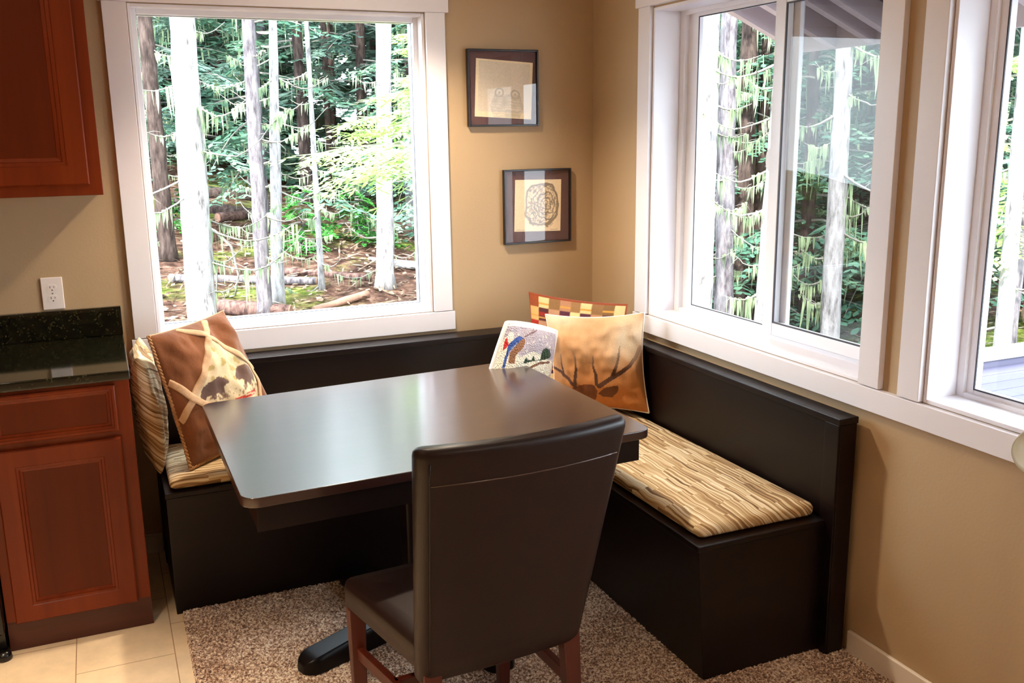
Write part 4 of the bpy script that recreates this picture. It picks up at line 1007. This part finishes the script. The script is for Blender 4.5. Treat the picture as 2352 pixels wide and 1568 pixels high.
leafy('leafy_tree', 5.6, 2.25, 'bright yellow green tree top filling the rightmost window', 5.5, 1.7, 1.1, 40, 305, 'needles_lit', .022, 9, 'tree', r0=.06)
leafy('shrub', 6.1, 1.35, 'dark green shrub behind the porch rail in the rightmost window', 1.9, .1, 1.0, 36, 306, 'shrub', .024, 7, 'shrub', None, False, .02)

# fallen logs and sticks
def log(a, b_, r, label, seed, name='fallen_log', mat='log', group='fallen logs on the slope'):
    a = Vector(a); b_ = Vector(b_); a.z = gz(a.x, a.y) + r * .7; b_.z = gz(b_.x, b_.y) + r * .7
    t = thing(name, (a + b_) / 2 - Vector((0, 0, r)), label, 'log', group)
    trunk_mesh(seed, [a, b_], [r, r * .85], 10, .12, .10).build('trunk', M[mat], t, smooth=True)
    for p_, d in ((a, a - b_), (b_, b_ - a)):
        MB().lathe([(0, .012), (r * .8, .01), (r * .86, 0)], p_, d, 14).build('cut_end', M['logend'], t)
log((-1.05, 7.55, 0), (-.15, 7.1, 0), .10, 'reddish cut log lying behind the thickest trunk near the window sill', 401)
log((-.95, 6.8, 0), (-.05, 6.55, 0), .05, 'thin pale split log in front of the reddish cut log', 402, mat='logend')
log((-1.3, 9.3, 0), (.5, 8.7, 0), .06, 'long grey pole lying across the slope left of the pair of trunks', 403, mat='bark2')
log((.2, 9.3, 0), (1.25, 8.6, 0), .055, 'thin brown log lying between the sapling and the pair of trunks', 404)
log((1.6, 9.4, 0), (2.5, 8.9, 0), .06, 'pale fallen pole to the right of the right-hand trunk', 405, mat='bark')
log((1.55, 9.9, 0), (2.6, 9.2, 0), .04, 'thinner pale fallen pole above the other one at the right', 406, mat='bark')
log((-.8, 14.2, 0), (.9, 13.2, 0), .14, 'dark rotten log in the pile beyond the thickest trunk', 407, mat='bark3')
log((-.5, 15.0, 0), (.8, 15.4, 0), .16, 'uppermost dark log in the pile beyond the thickest trunk', 408, mat='bark3')
log((-.2, 13.2, 0), (.9, 13.9, 0), .09, 'crossing brown log at the front of the dark pile', 409)
log((.9, 7.6, 0), (.15, 7.2, 0), .05, 'pinkish plank-like log at the bottom of the left window beside the sapling', 410, mat='logend')
def stick(pts, r, label):
    P = [Vector(q) for q in pts]
    o = MB().tube(P, [r * (1 - .5 * i / (len(P) - 1)) for i in range(len(P))], 6).build('dead_stick', M['twig'], smooth=True, loc=P[0])
    props(o, label, 'stick', 'bare white sticks on the slope')
stick([(-1.02, 8.2, .62), (-.8, 8.2, .5), (-.62, 8.2, .30), (-.56, 8.2, -.05), (-.62, 8.2, gz(-.62, 8.2))], .022, 'bent white dead stick standing between the thickest trunk and the pair')
stick([(-1.12, 8.0, .26), (-.9, 8.0, .22), (-.84, 8.0, 0), (-.86, 8.0, gz(-.86, 8))], .018, 'shorter bent white stick close to the thickest trunk')

def litter():
    rng = random.Random(77); V = []; F = []; V2 = []
    for k in range(9000):
        az = R(rng.uniform(-2, 58)); d = 9 + 14 * rng.random() ** 1.3; x = -2.08 + math.sin(az) * d; y = -3.89 + math.cos(az) * d
        if y < 1.2: continue
        a = rng.uniform(0, 2 * PI); ln = rng.uniform(.04, .16) if rng.random() < .8 else rng.uniform(.2, .6); w_ = .012 if ln > .18 else rng.uniform(.012, .035)
        D = Vector((math.cos(a), math.sin(a), rng.uniform(-.1, .35))) * ln; W = Vector((-math.sin(a), math.cos(a), rng.uniform(-.6, .6))) * w_
        P = Vector((x, y, gz(x, y) + rng.uniform(.005, .05))); quads(P, D, W, V, F)
    o = link('forest_litter', V, F, M['litter']); props(o, 'scattered twigs and dead leaves covering the forest slope', 'litter', kind='stuff')
litter()
# porch deck + rail curb outside the right wall
dk = MB()
for i in range(40):
    y1 = .74 - i * .145; dk.box(.18, 7.5, y1 - .138, y1, -.05, -.02)
struct(dk.build('porch_deck', M['deck'], bevel=.002))
rl = thing('porch_curb', (4, .77, -.05), 'low white and lilac curb along the far edge of the porch deck', 'curb')
MB().box(.2, 7.5, .75, .80, -.2, .030).build('base_board', M['deck'], rl)
MB().box(.2, 7.5, .735, .83, .031, .106).build('cap_board', M['rafter'], rl, bevel=.004)
# porch roof
PR = thing('porch_roof', (.6, -2.2, 2.1), 'lilac porch roof underside with sloping white rafters above the sliding window', 'roof')
def rz(x): return 2.142 - .42 * (x - .43)
x0, x1, y0, y1 = .172, .83, -6.4, -.335
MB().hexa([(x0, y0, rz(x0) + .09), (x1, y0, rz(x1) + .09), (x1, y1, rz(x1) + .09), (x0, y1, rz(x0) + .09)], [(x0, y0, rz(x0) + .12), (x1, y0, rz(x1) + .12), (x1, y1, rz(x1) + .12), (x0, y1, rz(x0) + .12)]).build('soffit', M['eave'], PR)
for k, yy in enumerate([-.355, -.576, -.80, -.935, -1.25, -1.6, -2.05, -2.5, -2.95, -3.4, -3.85, -4.3, -4.75, -5.2]):
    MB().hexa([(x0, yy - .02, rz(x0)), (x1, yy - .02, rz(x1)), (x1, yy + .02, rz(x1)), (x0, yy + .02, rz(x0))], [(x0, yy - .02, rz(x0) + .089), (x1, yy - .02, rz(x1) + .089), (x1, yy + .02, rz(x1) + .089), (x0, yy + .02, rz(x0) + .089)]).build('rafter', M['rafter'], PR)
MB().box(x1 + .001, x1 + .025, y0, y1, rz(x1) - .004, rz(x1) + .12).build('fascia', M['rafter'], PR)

# ------------------------------------------------------------------ light + camera
w = bpy.data.worlds.new('sky'); sc.world = w; w.use_nodes = True
bg = w.node_tree.nodes['Background']; bg.inputs['Color'].default_value = (.80, .90, 1.0, 1); bg.inputs['Strength'].default_value = 13.0
sd = bpy.data.lights.new('sun', 'SUN'); sd.energy = 15.0; sd.angle = R(2); sd.color = (1, .96, .88)
so = bpy.data.objects.new('sun', sd); C.objects.link(so)
so.rotation_euler = Vector((.62, .80, -.95)).to_track_quat('-Z', 'Y').to_euler(); so.location = (-10, -10, 14)

cam = bpy.data.cameras.new('camera'); co = bpy.data.objects.new('camera', cam); C.objects.link(co); sc.camera = co
cam.sensor_width = 36; cam.lens = 36 * 2190.895 / 2352; cam.clip_start = .05; cam.clip_end = 300
yaw, pitch, roll = R(-23.2387), R(-12.5443), R(-.7908)
Fv = Vector((math.sin(-yaw) * math.cos(pitch), math.cos(yaw) * math.cos(pitch), math.sin(pitch)))
R0 = Vector((math.cos(yaw), math.sin(yaw), 0)); U0 = R0.cross(Fv)
Rv = R0 * math.cos(roll) + U0 * math.sin(roll); Uv = -R0 * math.sin(roll) + U0 * math.cos(roll)
co.matrix_world = Matrix(((Rv.x, Uv.x, -Fv.x, -2.0796), (Rv.y, Uv.y, -Fv.y, -3.8868), (Rv.z, Uv.z, -Fv.z, 1.6572), (0, 0, 0, 1)))

sc.view_settings.view_transform = 'Standard'; sc.view_settings.look = 'None'; sc.view_settings.gamma = 1; sc.view_settings.use_curve_mapping = False
sc.view_settings.exposure = 0.15
sc.cycles.use_denoising = True
sc.cycles.max_bounces = 10; sc.cycles.diffuse_bounces = 5; sc.cycles.glossy_bounces = 4; sc.cycles.transparent_max_bounces = 16; sc.cycles.sample_clamp_indirect = 8
